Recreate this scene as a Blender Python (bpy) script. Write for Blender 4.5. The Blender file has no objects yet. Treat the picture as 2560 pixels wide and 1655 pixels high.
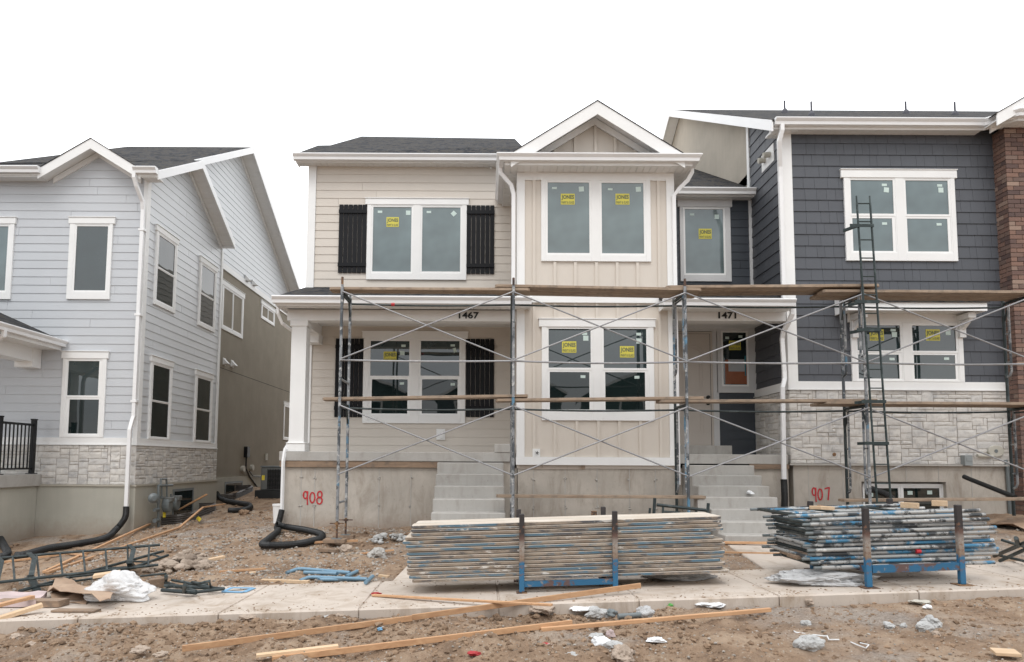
import bpy, math, random
from math import radians, sin, cos, pi, atan, sqrt
from mathutils import Vector, Matrix, noise
random.seed(7)
SC = bpy.context.scene
COL = SC.collection
# ------------------------------------------------------------ camera model
F, PX, PY, TH, RO, CZ = 1707.0, 1215.0, 1024.0, atan(.0768), .0055, 1.25
def ray(px, py):
    a = (px-PX)/F; b = -(py-PY)/F
    x = a*cos(RO)-b*sin(RO); y = a*sin(RO)+b*cos(RO); t = pi/2+TH
    return Vector((x, y*cos(t)+sin(t), y*sin(t)-cos(t)))
def at(px, py, D):
    r = ray(px, py); k = D/r.y; return Vector((r.x*k, D, CZ+r.z*k))
def atx(px, py, X):
    r = ray(px, py); k = X/r.x; return Vector((X, r.y*k, CZ+r.z*k))
def onplane(px, py, y0, z0, s):      # sloped plane z = z0 + s*(y-y0)
    r = ray(px, py); k = (z0-s*y0-CZ)/(r.z-s*r.y); return Vector((r.x*k, r.y*k, CZ+r.z*k))
cd = bpy.data.cameras.new('camera'); cam = bpy.data.objects.new('camera', cd); COL.objects.link(cam)
cam.location = (0, 0, CZ)
cam.rotation_euler = (Matrix.Rotation(pi/2+TH, 3, 'X') @ Matrix.Rotation(RO, 3, 'Z')).to_euler()
cd.sensor_width = 36; cd.lens = F/2560*36
cd.shift_x = (1280-PX)/2560; cd.shift_y = (PY-827.5)/2560
cd.clip_start = .05; cd.clip_end = 500
SC.camera = cam
# ------------------------------------------------------------ ground height
GX = [-14, -8.1, -6.3, -3.3, -.8, 3, 7.4, 14]
GY = [5.9, 7.5, 9.6, 11.2, 14, 16, 18.3, 30]
def sw(x): return .015+.0365*max(-14, min(16, x))
GT = [[sw(x)-.075 for x in GX], [sw(x)-.03 for x in GX],
      [-.42, -.20, -.13, .06, .10, .20, .36, .6],
      [-.36, -.19, -.13, .17, .165, .25, .40, .7],
      [-.2, -.08, .03, .22, .25, .35, .5, .8], [0, .1, .21, .3, .4, .5, .6, .9],
      [.3, .4, .47, .5, .55, .6, .7, 1.0], [.6]*8]
def seg(v, a):
    if v <= a[0]: return 0, 0.
    if v >= a[-1]: return len(a)-2, 1.
    for i in range(len(a)-1):
        if v < a[i+1]: return i, (v-a[i])/(a[i+1]-a[i])
def G(x, y):
    i, u = seg(x, GX); j, v = seg(y, GY)
    a = GT[j][i]*(1-u)+GT[j][i+1]*u; b = GT[j+1][i]*(1-u)+GT[j+1][i+1]*u
    return a*(1-v)+b*v
def GT_(x, y): return sw(x) if 6.03 < y < 7.43 else G(x, y)
def og(px, py, dz=0):                # pixel on the ground
    r = ray(px, py); k = 1
    lo, hi = 2.5, 40
    for _ in range(40):
        m = (lo+hi)/2; p = r*(m/r.y)
        if CZ+p.z > GT_(p.x, p.y)+dz: lo = m
        else: hi = m
    p = r*(lo/r.y); return Vector((p.x, p.y, GT_(p.x, p.y)+dz))
# ------------------------------------------------------------ mesh builder
class MB:
    def __init__(s): s.v = []; s.f = []
    def add(s, vs, fs):
        n = len(s.v); s.v += [tuple(v) for v in vs]; s.f += [tuple(i+n for i in f) for f in fs]; return s
    def hexa(s, p):                   # 8 points: bottom 4 ccw, top 4 ccw
        return s.add(p, [(3,2,1,0),(4,5,6,7),(0,1,5,4),(1,2,6,5),(2,3,7,6),(3,0,4,7)])
    def box(s, x0, x1, y0, y1, z0, z1):
        x0, x1 = min(x0,x1), max(x0,x1); y0, y1 = min(y0,y1), max(y0,y1); z0, z1 = min(z0,z1), max(z0,z1)
        return s.hexa([(x0,y0,z0),(x1,y0,z0),(x1,y1,z0),(x0,y1,z0),(x0,y0,z1),(x1,y0,z1),(x1,y1,z1),(x0,y1,z1)])
    def bar(s, a, b, w, h, up=(0,0,1)): # box between two points
        a = Vector(a); b = Vector(b); d = (b-a).normalized(); u = Vector(up)
        if abs(d.dot(u)) > .98: u = Vector((0,1,0))
        r = d.cross(u).normalized()*w/2; u = r.cross(d).normalized()*h/2
        return s.hexa([a-r-u, a+r-u, b+r-u, b-r-u, a-r+u, a+r+u, b+r+u, b-r+u])
    def tube(s, path, r, n=8, cap=True, ro=0):
        path = [Vector(p) for p in path]; rings = []; up = None
        for i, p in enumerate(path):
            d = (path[min(i+1, len(path)-1)]-path[max(i-1, 0)]).normalized()
            if up is None: up = Vector((0,0,1)) if abs(d.z) < .9 else Vector((0,1,0))
            a = d.cross(up).normalized(); up = a.cross(d).normalized()
            rr = r[i] if isinstance(r, (list, tuple)) else r
            rings.append([p+a*cos(2*pi*k/n+ro)*rr+up*sin(2*pi*k/n+ro)*rr for k in range(n)])
        vs = [v for g in rings for v in g]; fs = []
        for i in range(len(path)-1):
            for k in range(n):
                k2 = (k+1) % n; fs.append((i*n+k, i*n+k2, (i+1)*n+k2, (i+1)*n+k))
        if cap: fs.append(tuple(range(n))[::-1]); fs.append(tuple((len(path)-1)*n+k for k in range(n)))
        return s.add(vs, fs)
    def prism(s, pts, off):           # polygon extruded by a vector
        n = len(pts); off = Vector(off); a = [Vector(p) for p in pts]
        return s.add(a+[p+off for p in a], [tuple(range(n))[::-1], tuple(range(n, 2*n))]+[(i, (i+1) % n, (i+1) % n+n, i+n) for i in range(n)])
    def sweep(s, path, prof, closed=True): # path = (x,y,z) in plan with mitres; prof = (outward, up); outward is to the right of travel
        P = [Vector(p) for p in path]; n = len(prof); vs = []; fs = []
        for i, p in enumerate(P):
            d0 = (P[i]-P[i-1]).xy.normalized() if i else None
            d1 = (P[i+1]-P[i]).xy.normalized() if i < len(P)-1 else None
            if d0 is None: d0 = d1
            if d1 is None: d1 = d0
            n0 = Vector((d0.y, -d0.x)); n1 = Vector((d1.y, -d1.x)); m = (n0+n1).normalized(); m = m/max(.3, m.dot(n0))
            for o, u in prof: vs.append((p.x+m.x*o, p.y+m.y*o, p.z+u))
        for i in range(len(P)-1):
            for k in range(n):
                k2 = (k+1) % n; fs.append((i*n+k, (i+1)*n+k, (i+1)*n+k2, i*n+k2))
        fs.append(tuple(range(n))); fs.append(tuple((len(P)-1)*n+k for k in range(n))[::-1])
        return s.add(vs, fs)
ROOTS = {}
def finish(o, label=None, cat=None, group=None, kind=None):
    for k, v in (('label', label), ('category', cat), ('group', group), ('kind', kind)):
        if v: o[k] = v
    return o
def mesh_of(name, mb, mat, smooth=False):
    me = bpy.data.meshes.new(name); me.from_pydata(mb.v, [], mb.f)
    if mat: me.materials.append(mat)
    bm_fix(me)
    if smooth:
        for p in me.polygons: p.use_smooth = True
        try: me.set_sharp_from_angle(angle=radians(40))
        except Exception: pass
    return me
import bmesh
def bm_fix(me):
    bm = bmesh.new(); bm.from_mesh(me); bmesh.ops.recalc_face_normals(bm, faces=bm.faces); bm.to_mesh(me); bm.free()
def base_of(mb):
    xs, ys, zs = zip(*mb.v)
    return Vector(((min(xs)+max(xs))/2, (min(ys)+max(ys))/2, min(zs)))
def obj(name, mb, mat, parent=None, smooth=False, label=None, bevel=0):
    if not mb.v: return None
    c = Vector(mb.origin) if hasattr(mb, 'origin') else base_of(mb)
    m2 = MB(); m2.v = [tuple(Vector(v)-c) for v in mb.v]; m2.f = mb.f
    o = bpy.data.objects.new(name, mesh_of(name, m2, mat, smooth)); COL.objects.link(o)
    o['wl'] = tuple(c)
    if parent is not None:
        o.parent = parent; o.location = c-Vector(parent['wl'])
    else: o.location = c
    if label: o['label'] = label
    if bevel:
        b = o.modifiers.new('bevel', 'BEVEL'); b.width = bevel; b.segments = 1; b.limit_method = 'ANGLE'
    return o
def thing(name, label, cat, loc=(0,0,0), group=None):
    o = bpy.data.objects.new(name, None); COL.objects.link(o); o.location = loc; o['wl'] = tuple(loc)
    o.empty_display_size = .1
    return finish(o, label, cat, group)
def single(name, mb, mat, label, cat, group=None, smooth=False, bevel=0, kind=None):
    return finish(obj(name, mb, mat, None, smooth, bevel=bevel), label, cat, group, kind)
def copy_tree(o, parent=None):
    c = o.copy(); COL.objects.link(c)
    if parent is not None: c.parent = parent; c.matrix_parent_inverse = o.matrix_parent_inverse
    for ch in [x for x in KIDS.get(o.name, [])]: copy_tree(ch, c)
    return c
KIDS = {}
def index_kids():
    KIDS.clear()
    for o in bpy.data.objects:
        if o.parent: KIDS.setdefault(o.parent.name, []).append(o)
# ------------------------------------------------------------ planes of a facade
class PL:
    def __init__(s, kind, c): s.k = kind; s.c = c    # 'F' front y=c ; 'R' side x=c facing +x ; 'L' side x=c facing -x
    def uz(s, px, py):
        if s.k == 'F': p = at(px, py, s.c); return p.x, p.z
        p = atx(px, py, s.c); return p.y, p.z
    def pt(s, u, z, n=0):
        if s.k == 'F': return (u, s.c-n, z)
        return (s.c+n, u, z) if s.k == 'R' else (s.c-n, u, z)
    def box(s, mb, u0, u1, z0, z1, n0, n1):
        a = s.pt(u0, z0, n0); b = s.pt(u1, z1, n1); return mb.box(a[0], b[0], a[1], b[1], a[2], b[2])
    def rect(s, x0, y0, x1, y1):      # pixel rectangle -> u0,u1,z0,z1
        mx, my = (x0+x1)/2, (y0+y1)/2
        return s.uz(x0, my)[0], s.uz(x1, my)[0], s.uz(mx, y1)[1], s.uz(mx, y0)[1]
    def poly(s, mb, pts, n0, n1):
        a = [s.pt(u, z, n0) for u, z in pts]; b = Vector(s.pt(0, 0, n1))-Vector(s.pt(0, 0, n0)); return mb.prism(a, b)
def clip(poly, z, keep_above):
    out = []
    for i in range(len(poly)):
        a, b = poly[i-1], poly[i]; ia = (a[1] >= z) == keep_above; ib = (b[1] >= z) == keep_above
        if ia != ib:
            t = (z-a[1])/(b[1]-a[1]); out.append((a[0]+(b[0]-a[0])*t, z))
        if ib: out.append(b)
    return out
def clipu(poly, u, keep_above):
    return [(b, a) for a, b in clip([(z, w) for w, z in poly], u, keep_above)]
def lap(pl, mb, poly, z0, ex, th=.009, seg=3.6, gap=.004, seed=1, n=0.0):
    R = random.Random(seed); zs = [p[1] for p in poly]; us = [p[0] for p in poly]
    k = math.floor((min(zs)-z0)/ex)
    while z0+k*ex < max(zs):
        a, b = z0+k*ex, z0+(k+1)*ex; band = clip(clip(poly, a, True), b, False); k += 1
        if len(band) < 3 or max(p[1] for p in band)-min(p[1] for p in band) < .004: continue
        cuts = []; c = min(us)+R.uniform(.3, seg)
        while c < max(us): cuts.append(c); c += seg*R.uniform(.9, 1.1) if seg > 1 else seg*R.uniform(.55, 1.35)
        cuts = [min(us)-1]+cuts+[max(us)+1]
        for i in range(len(cuts)-1):
            q = clipu(clipu(band, cuts[i]+gap/2, True), cuts[i+1]-gap/2, False)
            if len(q) < 3: continue
            jit = R.uniform(0, .0015)
            vs = []; 
            for u, z in q: vs.append(pl.pt(u, z, n+.002+jit+th*(1-(z-a)/ex)))
            m = len(q); fs = [tuple(range(m))]; base = [pl.pt(u, z, n-.004) for u, z in q]
            fs += [(j, (j+1) % m, (j+1) % m+m, j+m) for j in range(m)]
            mb.add(vs+base, fs)
# ------------------------------------------------------------ materials
def nt(name):
    m = bpy.data.materials.new(name); m.use_nodes = True; t = m.node_tree
    return m, t, t.nodes['Principled BSDF']
def N(t, ty, **kw):
    n = t.nodes.new(ty)
    for k, v in kw.items():
        if k in n.inputs.keys() if hasattr(n.inputs, 'keys') else False: n.inputs[k].default_value = v
        else: setattr(n, k, v)
    return n
def coords(t, scale=(1,1,1), kind='Object'):
    c = t.nodes.new('ShaderNodeTexCoord'); mp = t.nodes.new('ShaderNodeMapping'); mp.inputs['Scale'].default_value = scale
    t.links.new(c.outputs[kind], mp.inputs[0]); return mp.outputs[0]
def noise_(t, vec, scale, detail=4, rough=.55, dist=0):
    n = t.nodes.new('ShaderNodeTexNoise'); n.inputs['Scale'].default_value = scale; n.inputs['Detail'].default_value = detail
    n.inputs['Roughness'].default_value = rough; n.inputs['Distortion'].default_value = dist; t.links.new(vec, n.inputs['Vector']); return n.outputs['Fac']
def ramp(t, fac, stops, interp='LINEAR'):
    r = t.nodes.new('ShaderNodeValToRGB'); r.color_ramp.interpolation = interp
    while len(r.color_ramp.elements) < len(stops): r.color_ramp.elements.new(.5)
    for e, (p, c) in zip(r.color_ramp.elements, stops): e.position = p; e.color = (*c, 1) if len(c) == 3 else c
    t.links.new(fac, r.inputs[0]); return r.outputs[0]
def mix(t, fac, a, b, mode='MIX'):
    m = t.nodes.new('ShaderNodeMix'); m.data_type = 'RGBA'; m.blend_type = mode
    for sock, v in ((m.inputs[0], fac), (m.inputs[6], a), (m.inputs[7], b)):
        if isinstance(v, (int, float)): sock.default_value = v
        elif isinstance(v, tuple): sock.default_value = (*v, 1) if len(v) == 3 else v
        else: t.links.new(v, sock)
    return m.outputs[2]
def bump(t, b, h, strength=.3, dist=.01):
    n = t.nodes.new('ShaderNodeBump'); n.inputs['Strength'].default_value = strength; n.inputs['Distance'].default_value = dist
    t.links.new(h, n.inputs['Height']); t.links.new(n.outputs[0], b.inputs['Normal'])
def island(t):
    g = t.nodes.new('ShaderNodeNewGeometry'); return g.outputs['Random Per Island']
def objrand(t):
    g = t.nodes.new('ShaderNodeObjectInfo'); return g.outputs['Random']
def sc(c, k): return tuple(x*k for x in c)
def paint(name, c, rough=.55, var=.06, scale=3, grain=(1,1,1), gs=60, gb=.15, isl=.0, spec=.5):
    m, t, b = nt(name); v = coords(t)
    f = noise_(t, v, scale, 5)
    col = ramp(t, f, [(.3, sc(c, 1-var)), (.7, sc(c, 1+var*.6))])
    if isl: col = mix(t, 1.0, col, ramp(t, island(t), [(0, (1-isl,)*3), (1, (1, 1, 1))]), 'MULTIPLY')
    g = noise_(t, coords(t, grain), gs, 3)
    t.links.new(col, b.inputs['Base Color']); b.inputs['Roughness'].default_value = rough; b.inputs['Specular IOR Level'].default_value = spec
    bump(t, b, g, gb, .004); return m
M = {}
M['white'] = paint('white_trim', (.80,.80,.79), .5, .06, 1.2, gb=.05)
M['white_metal'] = paint('white_aluminium', (.80,.80,.80), .35, .03, 2, gb=.02)
M['soffit'] = paint('white_soffit', (.78,.78,.77), .5, .02, gb=.02)
M['vinyl'] = paint('white_vinyl', (.82,.82,.81), .3, .02, gb=.02)
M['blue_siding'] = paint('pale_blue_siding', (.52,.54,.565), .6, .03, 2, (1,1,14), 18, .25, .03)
M['blue_siding_lit'] = paint('pale_blue_siding_lit', (.56,.58,.60), .36, .03, 2, (1,1,14), 18, .25, .03, .9)  # same blue siding, paler and glossier: brighter side light put into the colour
M['cream_siding'] = paint('cream_siding', (.61,.56,.50), .6, .03, 2, (1,1,14), 18, .25, .03)
M['cream_board'] = paint('cream_board', (.62,.565,.50), .6, .03, 1.5, (14,14,1), 14, .3)
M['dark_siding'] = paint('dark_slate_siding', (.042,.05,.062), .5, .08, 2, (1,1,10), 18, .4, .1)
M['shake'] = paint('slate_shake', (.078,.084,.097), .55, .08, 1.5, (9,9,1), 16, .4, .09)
M['shutter'] = paint('black_shutter', (.0055,.006,.008), .6, .1, gb=.03, spec=.25)
M['door'] = paint('beige_door', (.55,.50,.45), .45, .03, gb=.03)
M['light_grey_trim'] = paint('light_grey_trim', (.60,.60,.60), .5, .03, gb=.05)
M['black_metal'] = paint('black_metal', (.006,.006,.007), .45, .1, gb=.03, spec=.35)
M['grey_metal'] = paint('grey_metal', (.15,.17,.175), .45, .15, 6, gb=.1)
M['dark_plastic'] = paint('black_corrugated_plastic', (.012,.013,.014), .5, .3, 5, gb=.05)
M['vent_pipe'] = paint('dark_vent_pipe', (.06,.06,.075), .6, .1)
M['beige_plastic'] = paint('beige_plastic', (.47,.45,.39), .5, .04)
M['grey_box'] = paint('grey_box', (.25,.27,.27), .5, .05)
M['well'] = paint('brown_window_well', (.085,.075,.068), .55, .2, 4)
M['ac'] = paint('grey_ac_unit', (.13,.135,.13), .5, .1)
M['red_paint'] = paint('red_spray', (.50,.02,.03), .5, .2, 20)
M['number_black'] = paint('black_numerals', (.006,.006,.007), .3, .1)
M['yellow'] = paint('yellow_tag', (.75,.60,.05), .5, .05)
M['green_plastic'] = paint('green_litter', (.10,.35,.08), .5, .1)
M['blue_plastic'] = paint('blue_litter', (.20,.40,.60), .4, .1)
M['dark_gap'] = paint('dark_gap', (.01,.01,.01), .9, .0)
M['beige_ledge'] = paint('beige_ledge', (.42,.39,.33), .6, .05)
def splash(t, col, lo=.12, hi=.42, c=(.27,.20,.15), amt=.75):
    g = t.nodes.new('ShaderNodeNewGeometry'); s = t.nodes.new('ShaderNodeSeparateXYZ'); t.links.new(g.outputs['Position'], s.inputs[0])
    n = noise_(t, g.outputs['Position'], 3.5, 7, .75); a = t.nodes.new('ShaderNodeMath'); a.operation = 'MULTIPLY_ADD'; a.inputs[1].default_value = .5; t.links.new(n, a.inputs[0]); t.links.new(s.outputs[2], a.inputs[2])
    return mix(t, ramp(t, a.outputs[0], [(lo+.25, (amt,)*3), (hi+.25, (0,0,0))]), col, c)
def stucco(name, c, gs=90, var=.12, sc0=1.5, gb=.6, streak=0, spl=0):
    m, t, b = nt(name); v = coords(t)
    f = noise_(t, v, sc0, 6, .6); col = ramp(t, f, [(.25, sc(c, 1-var)), (.75, sc(c, 1+var))])
    if streak:
        s = noise_(t, coords(t, (5,5,.5)), 1.6, 5, .6); col = mix(t, streak, col, ramp(t, s, [(.35, sc(c, .62)), (.62, sc(c, 1.15))]))
    if spl: col = splash(t, col, -.15, .25, amt=spl)
    t.links.new(col, b.inputs['Base Color']); b.inputs['Roughness'].default_value = .9
    bump(t, b, noise_(t, v, gs, 4, .6), gb, .006); return m
M['stucco_brown'] = stucco('brown_stucco', (.27,.24,.19), streak=.06)
M['stucco_tan'] = stucco('tan_stucco', (.43,.385,.32), streak=.10)
M['found_green'] = stucco('greenish_foundation', (.42,.405,.35), 40, .12, 1.0, .2, .10, .7)
def concrete(name, c, var=.15, stain=(.2,.17,.14), amt=.5, s0=1.3, pits=.3, joint=None):
    m, t, b = nt(name); v = coords(t)
    f = noise_(t, v, s0, 8, .65); col = ramp(t, f, [(.25, sc(c, 1-var)), (.75, sc(c, 1+var))])
    st = noise_(t, coords(t, (3,3,1)), s0*.9, 8, .7, .6); k = ramp(t, st, [(.48, (0,0,0)), (.72, (amt,)*3)])
    col = mix(t, k, col, stain)
    sp = noise_(t, v, 34, 3, .6); col = mix(t, ramp(t, sp, [(.66, (0,0,0)), (.72, (pits,)*3)]), col, sc(stain, .5))
    if name == 'poured_concrete': col = splash(t, col)
    t.links.new(col, b.inputs['Base Color']); b.inputs['Roughness'].default_value = .85
    bump(t, b, noise_(t, v, 45, 5, .7), .3, .005); return m
M['concrete'] = concrete('poured_concrete', (.45,.41,.36), .18, (.28,.235,.19), .85, 1.6, .45)
M['concrete_grey'] = concrete('grey_cast_concrete', (.40,.385,.36), .12, (.25,.22,.19), .55, 1.8, .3)
M['sidewalk'] = concrete('sidewalk_concrete', (.50,.435,.375), .12, (.30,.225,.16), .95, 1.2, .7)
def wood(name, c1, c2, gx=(1,14,14), s=2.2, rough=.7, isl=.2, dirt=0):
    m, t, b = nt(name); v = coords(t, gx)
    f = noise_(t, v, s, 6, .6, .8); col = ramp(t, f, [(.3, c1), (.7, c2)])
    col = mix(t, 1, col, ramp(t, objrand(t), [(0, (1-isl,)*3), (1, (1,1,1))]), 'MULTIPLY')
    if dirt:
        d = noise_(t, coords(t), 7, 6, .7); col = mix(t, ramp(t, d, [(.5, (0,0,0)), (.65, (dirt,)*3)]), col, (.09,.08,.07))
    t.links.new(col, b.inputs['Base Color']); b.inputs['Roughness'].default_value = rough
    bump(t, b, f, .2, .003); return m
M['lumber'] = wood('fresh_pine', (.46,.25,.13), (.62,.38,.21), isl=.2)
M['lumber_pale'] = wood('pale_pine', (.58,.40,.24), (.70,.52,.35), isl=.15)
M['old_board'] = wood('weathered_board', (.22,.15,.10), (.36,.25,.17), isl=.3, dirt=.5)
M['scaffold_wood'] = wood('scaffold_plank_wood', (.25,.175,.12), (.44,.34,.25), (.7,10,10), 2.2, isl=.22, dirt=.45)
M['cardboard'] = wood('cardboard', (.33,.22,.15), (.42,.30,.21), (1,1,1), 3, isl=.1, dirt=.2)
def plank_edge():
    m, t, b = nt('paint_worn_plank')
    g = t.nodes.new('ShaderNodeNewGeometry'); sep = t.nodes.new('ShaderNodeSeparateXYZ'); t.links.new(g.outputs['Normal'], sep.inputs[0])
    ob = coords(t, (1.1, 2, 2.5)); add = t.nodes.new('ShaderNodeVectorMath'); add.operation = 'ADD'; t.links.new(ob, add.inputs[0])
    cb = t.nodes.new('ShaderNodeCombineXYZ'); mu = t.nodes.new('ShaderNodeMath'); mu.operation = 'MULTIPLY'; mu.inputs[1].default_value = 57; t.links.new(objrand(t), mu.inputs[0])
    for i in range(3): t.links.new(mu.outputs[0], cb.inputs[i])
    t.links.new(cb.outputs[0], add.inputs[1]); v = add.outputs[0]
    wd = ramp(t, noise_(t, v, 3, 6, .7), [(.3, (.17,.125,.09)), (.55, (.29,.235,.185)), (.75, (.38,.33,.275))])
    sh = t.nodes.new('ShaderNodeVectorMath'); sh.operation = 'ADD'; sh.inputs[1].default_value = (9.1, 4.4, 2.7); t.links.new(v, sh.inputs[0])
    gr = mix(t, ramp(t, noise_(t, sh.outputs[0], 1.5, 7, .75), [(.50, (0,0,0)), (.57, (1,1,1))]), wd, (.075,.075,.08))
    s2 = t.nodes.new('ShaderNodeVectorMath'); s2.operation = 'ADD'; s2.inputs[1].default_value = (31, 17, 5); t.links.new(v, s2.inputs[0])
    bl = mix(t, ramp(t, noise_(t, s2.outputs[0], .85, 6, .7), [(.505, (0,0,0)), (.55, (.9,.9,.9))]), gr, (.07,.15,.21))
    s3 = t.nodes.new('ShaderNodeVectorMath'); s3.operation = 'ADD'; s3.inputs[1].default_value = (3, 41, 25); t.links.new(v, s3.inputs[0])
    wh = mix(t, ramp(t, noise_(t, s3.outputs[0], 2.6, 5, .8), [(.60, (0,0,0)), (.64, (.8,.8,.8))]), bl, (.62,.60,.56))
    top = t.nodes.new('ShaderNodeMath'); top.operation = 'ABSOLUTE'; t.links.new(sep.outputs[2], top.inputs[0])
    fin = mix(t, top.outputs[0], wh, ramp(t, noise_(t, v, 2, 5, .6), [(.3, (.46,.39,.31)), (.7, (.62,.56,.49))]))
    t.links.new(fin, b.inputs['Base Color']); b.inputs['Roughness'].default_value = .75
    bump(t, b, noise_(t, v, 4, 5, .7), .3, .004); return m
M['rack_plank'] = plank_edge()
def worn_pipe(name, base, stops, s=5, rough=.5):
    m, t, b = nt(name); ob = coords(t); add = t.nodes.new('ShaderNodeVectorMath'); add.operation = 'ADD'; t.links.new(ob, add.inputs[0])
    cb = t.nodes.new('ShaderNodeCombineXYZ'); mu = t.nodes.new('ShaderNodeMath'); mu.operation = 'MULTIPLY'; mu.inputs[1].default_value = 43
    t.links.new(objrand(t), mu.inputs[0])
    for i in range(3): t.links.new(mu.outputs[0], cb.inputs[i])
    t.links.new(cb.outputs[0], add.inputs[1]); col = base
    for i, (c, th, scl, a) in enumerate(stops):
        sh = t.nodes.new('ShaderNodeVectorMath'); sh.operation = 'ADD'; sh.inputs[1].default_value = (i*7.3+1, i*3.1, i*11.7); t.links.new(add.outputs[0], sh.inputs[0])
        col = mix(t, ramp(t, noise_(t, sh.outputs[0], scl, 6, .7), [(th, (0,0,0)), (th+.04, (a,)*3)]), col, c)
    t.links.new(col, b.inputs['Base Color']); b.inputs['Roughness'].default_value = rough; b.inputs['Metallic'].default_value = .15
    bump(t, b, noise_(t, ob, 60, 4, .7), .25, .003); return m
M['pipe'] = worn_pipe('paint_spattered_steel', (.24,.25,.26), [((.05,.06,.07), .50, 2.2, .9), ((.09,.22,.33), .57, 1.4, .85), ((.50,.50,.49), .56, 11, .85), ((.02,.02,.025), .6, 9, .9)])
M['pipe_dark'] = worn_pipe('dark_scaffold_steel', (.022,.032,.033), [((.06,.075,.075), .54, 6, .8), ((.35,.36,.36), .68, 22, .7)])
M['pipe_blue'] = worn_pipe('pale_blue_pipe', (.16,.27,.36), [((.10,.12,.13), .6, 6, .8), ((.35,.42,.46), .62, 14, .7)])
M['pipe_stack'] = worn_pipe('stacked_pipe_paint', (.36,.36,.35), [((.03,.035,.04), .52, 2.0, .95), ((.035,.18,.32), .55, 1.6, .95), ((.04,.045,.05), .58, 8, .9), ((.60,.59,.57), .60, 12, .8)])
M['brace'] = worn_pipe('galvanised_brace', (.27,.27,.28), [((.22,.22,.22), .55, 4, .7), ((.5,.49,.46), .6, 12, .6)], rough=.4)
M['ladder'] = worn_pipe('dark_green_steel', (.018,.03,.03), [((.06,.08,.08), .55, 8, .7), ((.3,.3,.3), .72, 25, .7)])
M['rust'] = worn_pipe('rusty_brown_steel', (.10,.06,.045), [((.30,.17,.08), .5, 4, .8), ((.04,.03,.03), .55, 8, .8)], rough=.8)
M['rack_blue'] = worn_pipe('blue_rack_paint', (.025,.125,.24), [((.13,.07,.05), .50, 5, .9), ((.25,.22,.2), .60, 12, .8)], rough=.5)
def rack_post():
    m, t, b = nt('rack_post_paint'); c = t.nodes.new('ShaderNodeTexCoord'); s = t.nodes.new('ShaderNodeSeparateXYZ'); t.links.new(c.outputs['Object'], s.inputs[0])
    n = noise_(t, c.outputs['Object'], 7, 5, .7); a = t.nodes.new('ShaderNodeMath'); a.operation = 'MULTIPLY_ADD'; a.inputs[1].default_value = .16; t.links.new(n, a.inputs[0]); t.links.new(s.outputs[2], a.inputs[2])
    col = ramp(t, a.outputs[0], [(.05, (.16,.09,.06)), (.10, (.025,.13,.25)), (.36, (.025,.13,.25)), (.38, (.22,.15,.10)), (.50, (.30,.27,.24)), (.60, (.11,.06,.045)), (.64, (.03,.025,.025))])
    col = mix(t, ramp(t, noise_(t, c.outputs['Object'], 14, 5, .7), [(.55, (0,0,0)), (.6, (.8,.8,.8))]), col, (.17,.085,.05))
    t.links.new(col, b.inputs['Base Color']); b.inputs['Roughness'].default_value = .65; return m
M['rack_post'] = rack_post()
def shingle(name='asphalt_shingles', base=(.026,.027,.031)):
    m, t, b = nt(name); c = t.nodes.new('ShaderNodeTexCoord'); g = t.nodes.new('ShaderNodeNewGeometry')
    s = t.nodes.new('ShaderNodeSeparateXYZ'); t.links.new(g.outputs['Position'], s.inputs[0])
    sn = t.nodes.new('ShaderNodeSeparateXYZ'); t.links.new(g.outputs['True Normal'], sn.inputs[0])
    ab = t.nodes.new('ShaderNodeMath'); ab.operation = 'ABSOLUTE'; t.links.new(sn.outputs[0], ab.inputs[0])
    gt = t.nodes.new('ShaderNodeMath'); gt.operation = 'GREATER_THAN'; gt.inputs[1].default_value = .25; t.links.new(ab.outputs[0], gt.inputs[0])
    mx = t.nodes.new('ShaderNodeMix'); mx.data_type = 'FLOAT'; t.links.new(gt.outputs[0], mx.inputs[0]); t.links.new(s.outputs[0], mx.inputs[2]); t.links.new(s.outputs[1], mx.inputs[3])
    cb = t.nodes.new('ShaderNodeCombineXYZ'); t.links.new(mx.outputs[0], cb.inputs[0])
    mz = t.nodes.new('ShaderNodeMath'); mz.operation = 'MULTIPLY'; mz.inputs[1].default_value = 2.1; t.links.new(s.outputs[2], mz.inputs[0]); t.links.new(mz.outputs[0], cb.inputs[1])
    br = t.nodes.new('ShaderNodeTexBrick'); br.inputs['Scale'].default_value = 1; br.inputs['Brick Width'].default_value = .3; br.inputs['Row Height'].default_value = .14
    br.inputs['Mortar Size'].default_value = .012; br.inputs['Color1'].default_value = (*sc(base, .5), 1); br.inputs['Color2'].default_value = (*sc(base, 1.9), 1); br.inputs['Mortar'].default_value = (.005,.005,.006,1)
    t.links.new(cb.outputs[0], br.inputs['Vector'])
    mp2 = t.nodes.new('ShaderNodeMapping'); mp2.inputs['Scale'].default_value = (3.0, 1.4, 3.0); t.links.new(g.outputs['Position'], mp2.inputs[0]); n = noise_(t, mp2.outputs[0], 1.9, 7, .8); b.inputs['Specular IOR Level'].default_value = .15; col = mix(t, .72, br.outputs['Color'], ramp(t, n, [(.38, sc(base, .15)), (.47, (.028,.032,.042)), (.53, (.10,.085,.062)), (.58, (.02,.026,.04)), (.68, (.11,.118,.13))]))
    t.links.new(col, b.inputs['Base Color']); b.inputs['Roughness'].default_value = .95
    bump(t, b, br.outputs['Fac'], -.6, .01); return m
M['shingle'] = shingle()
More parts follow.
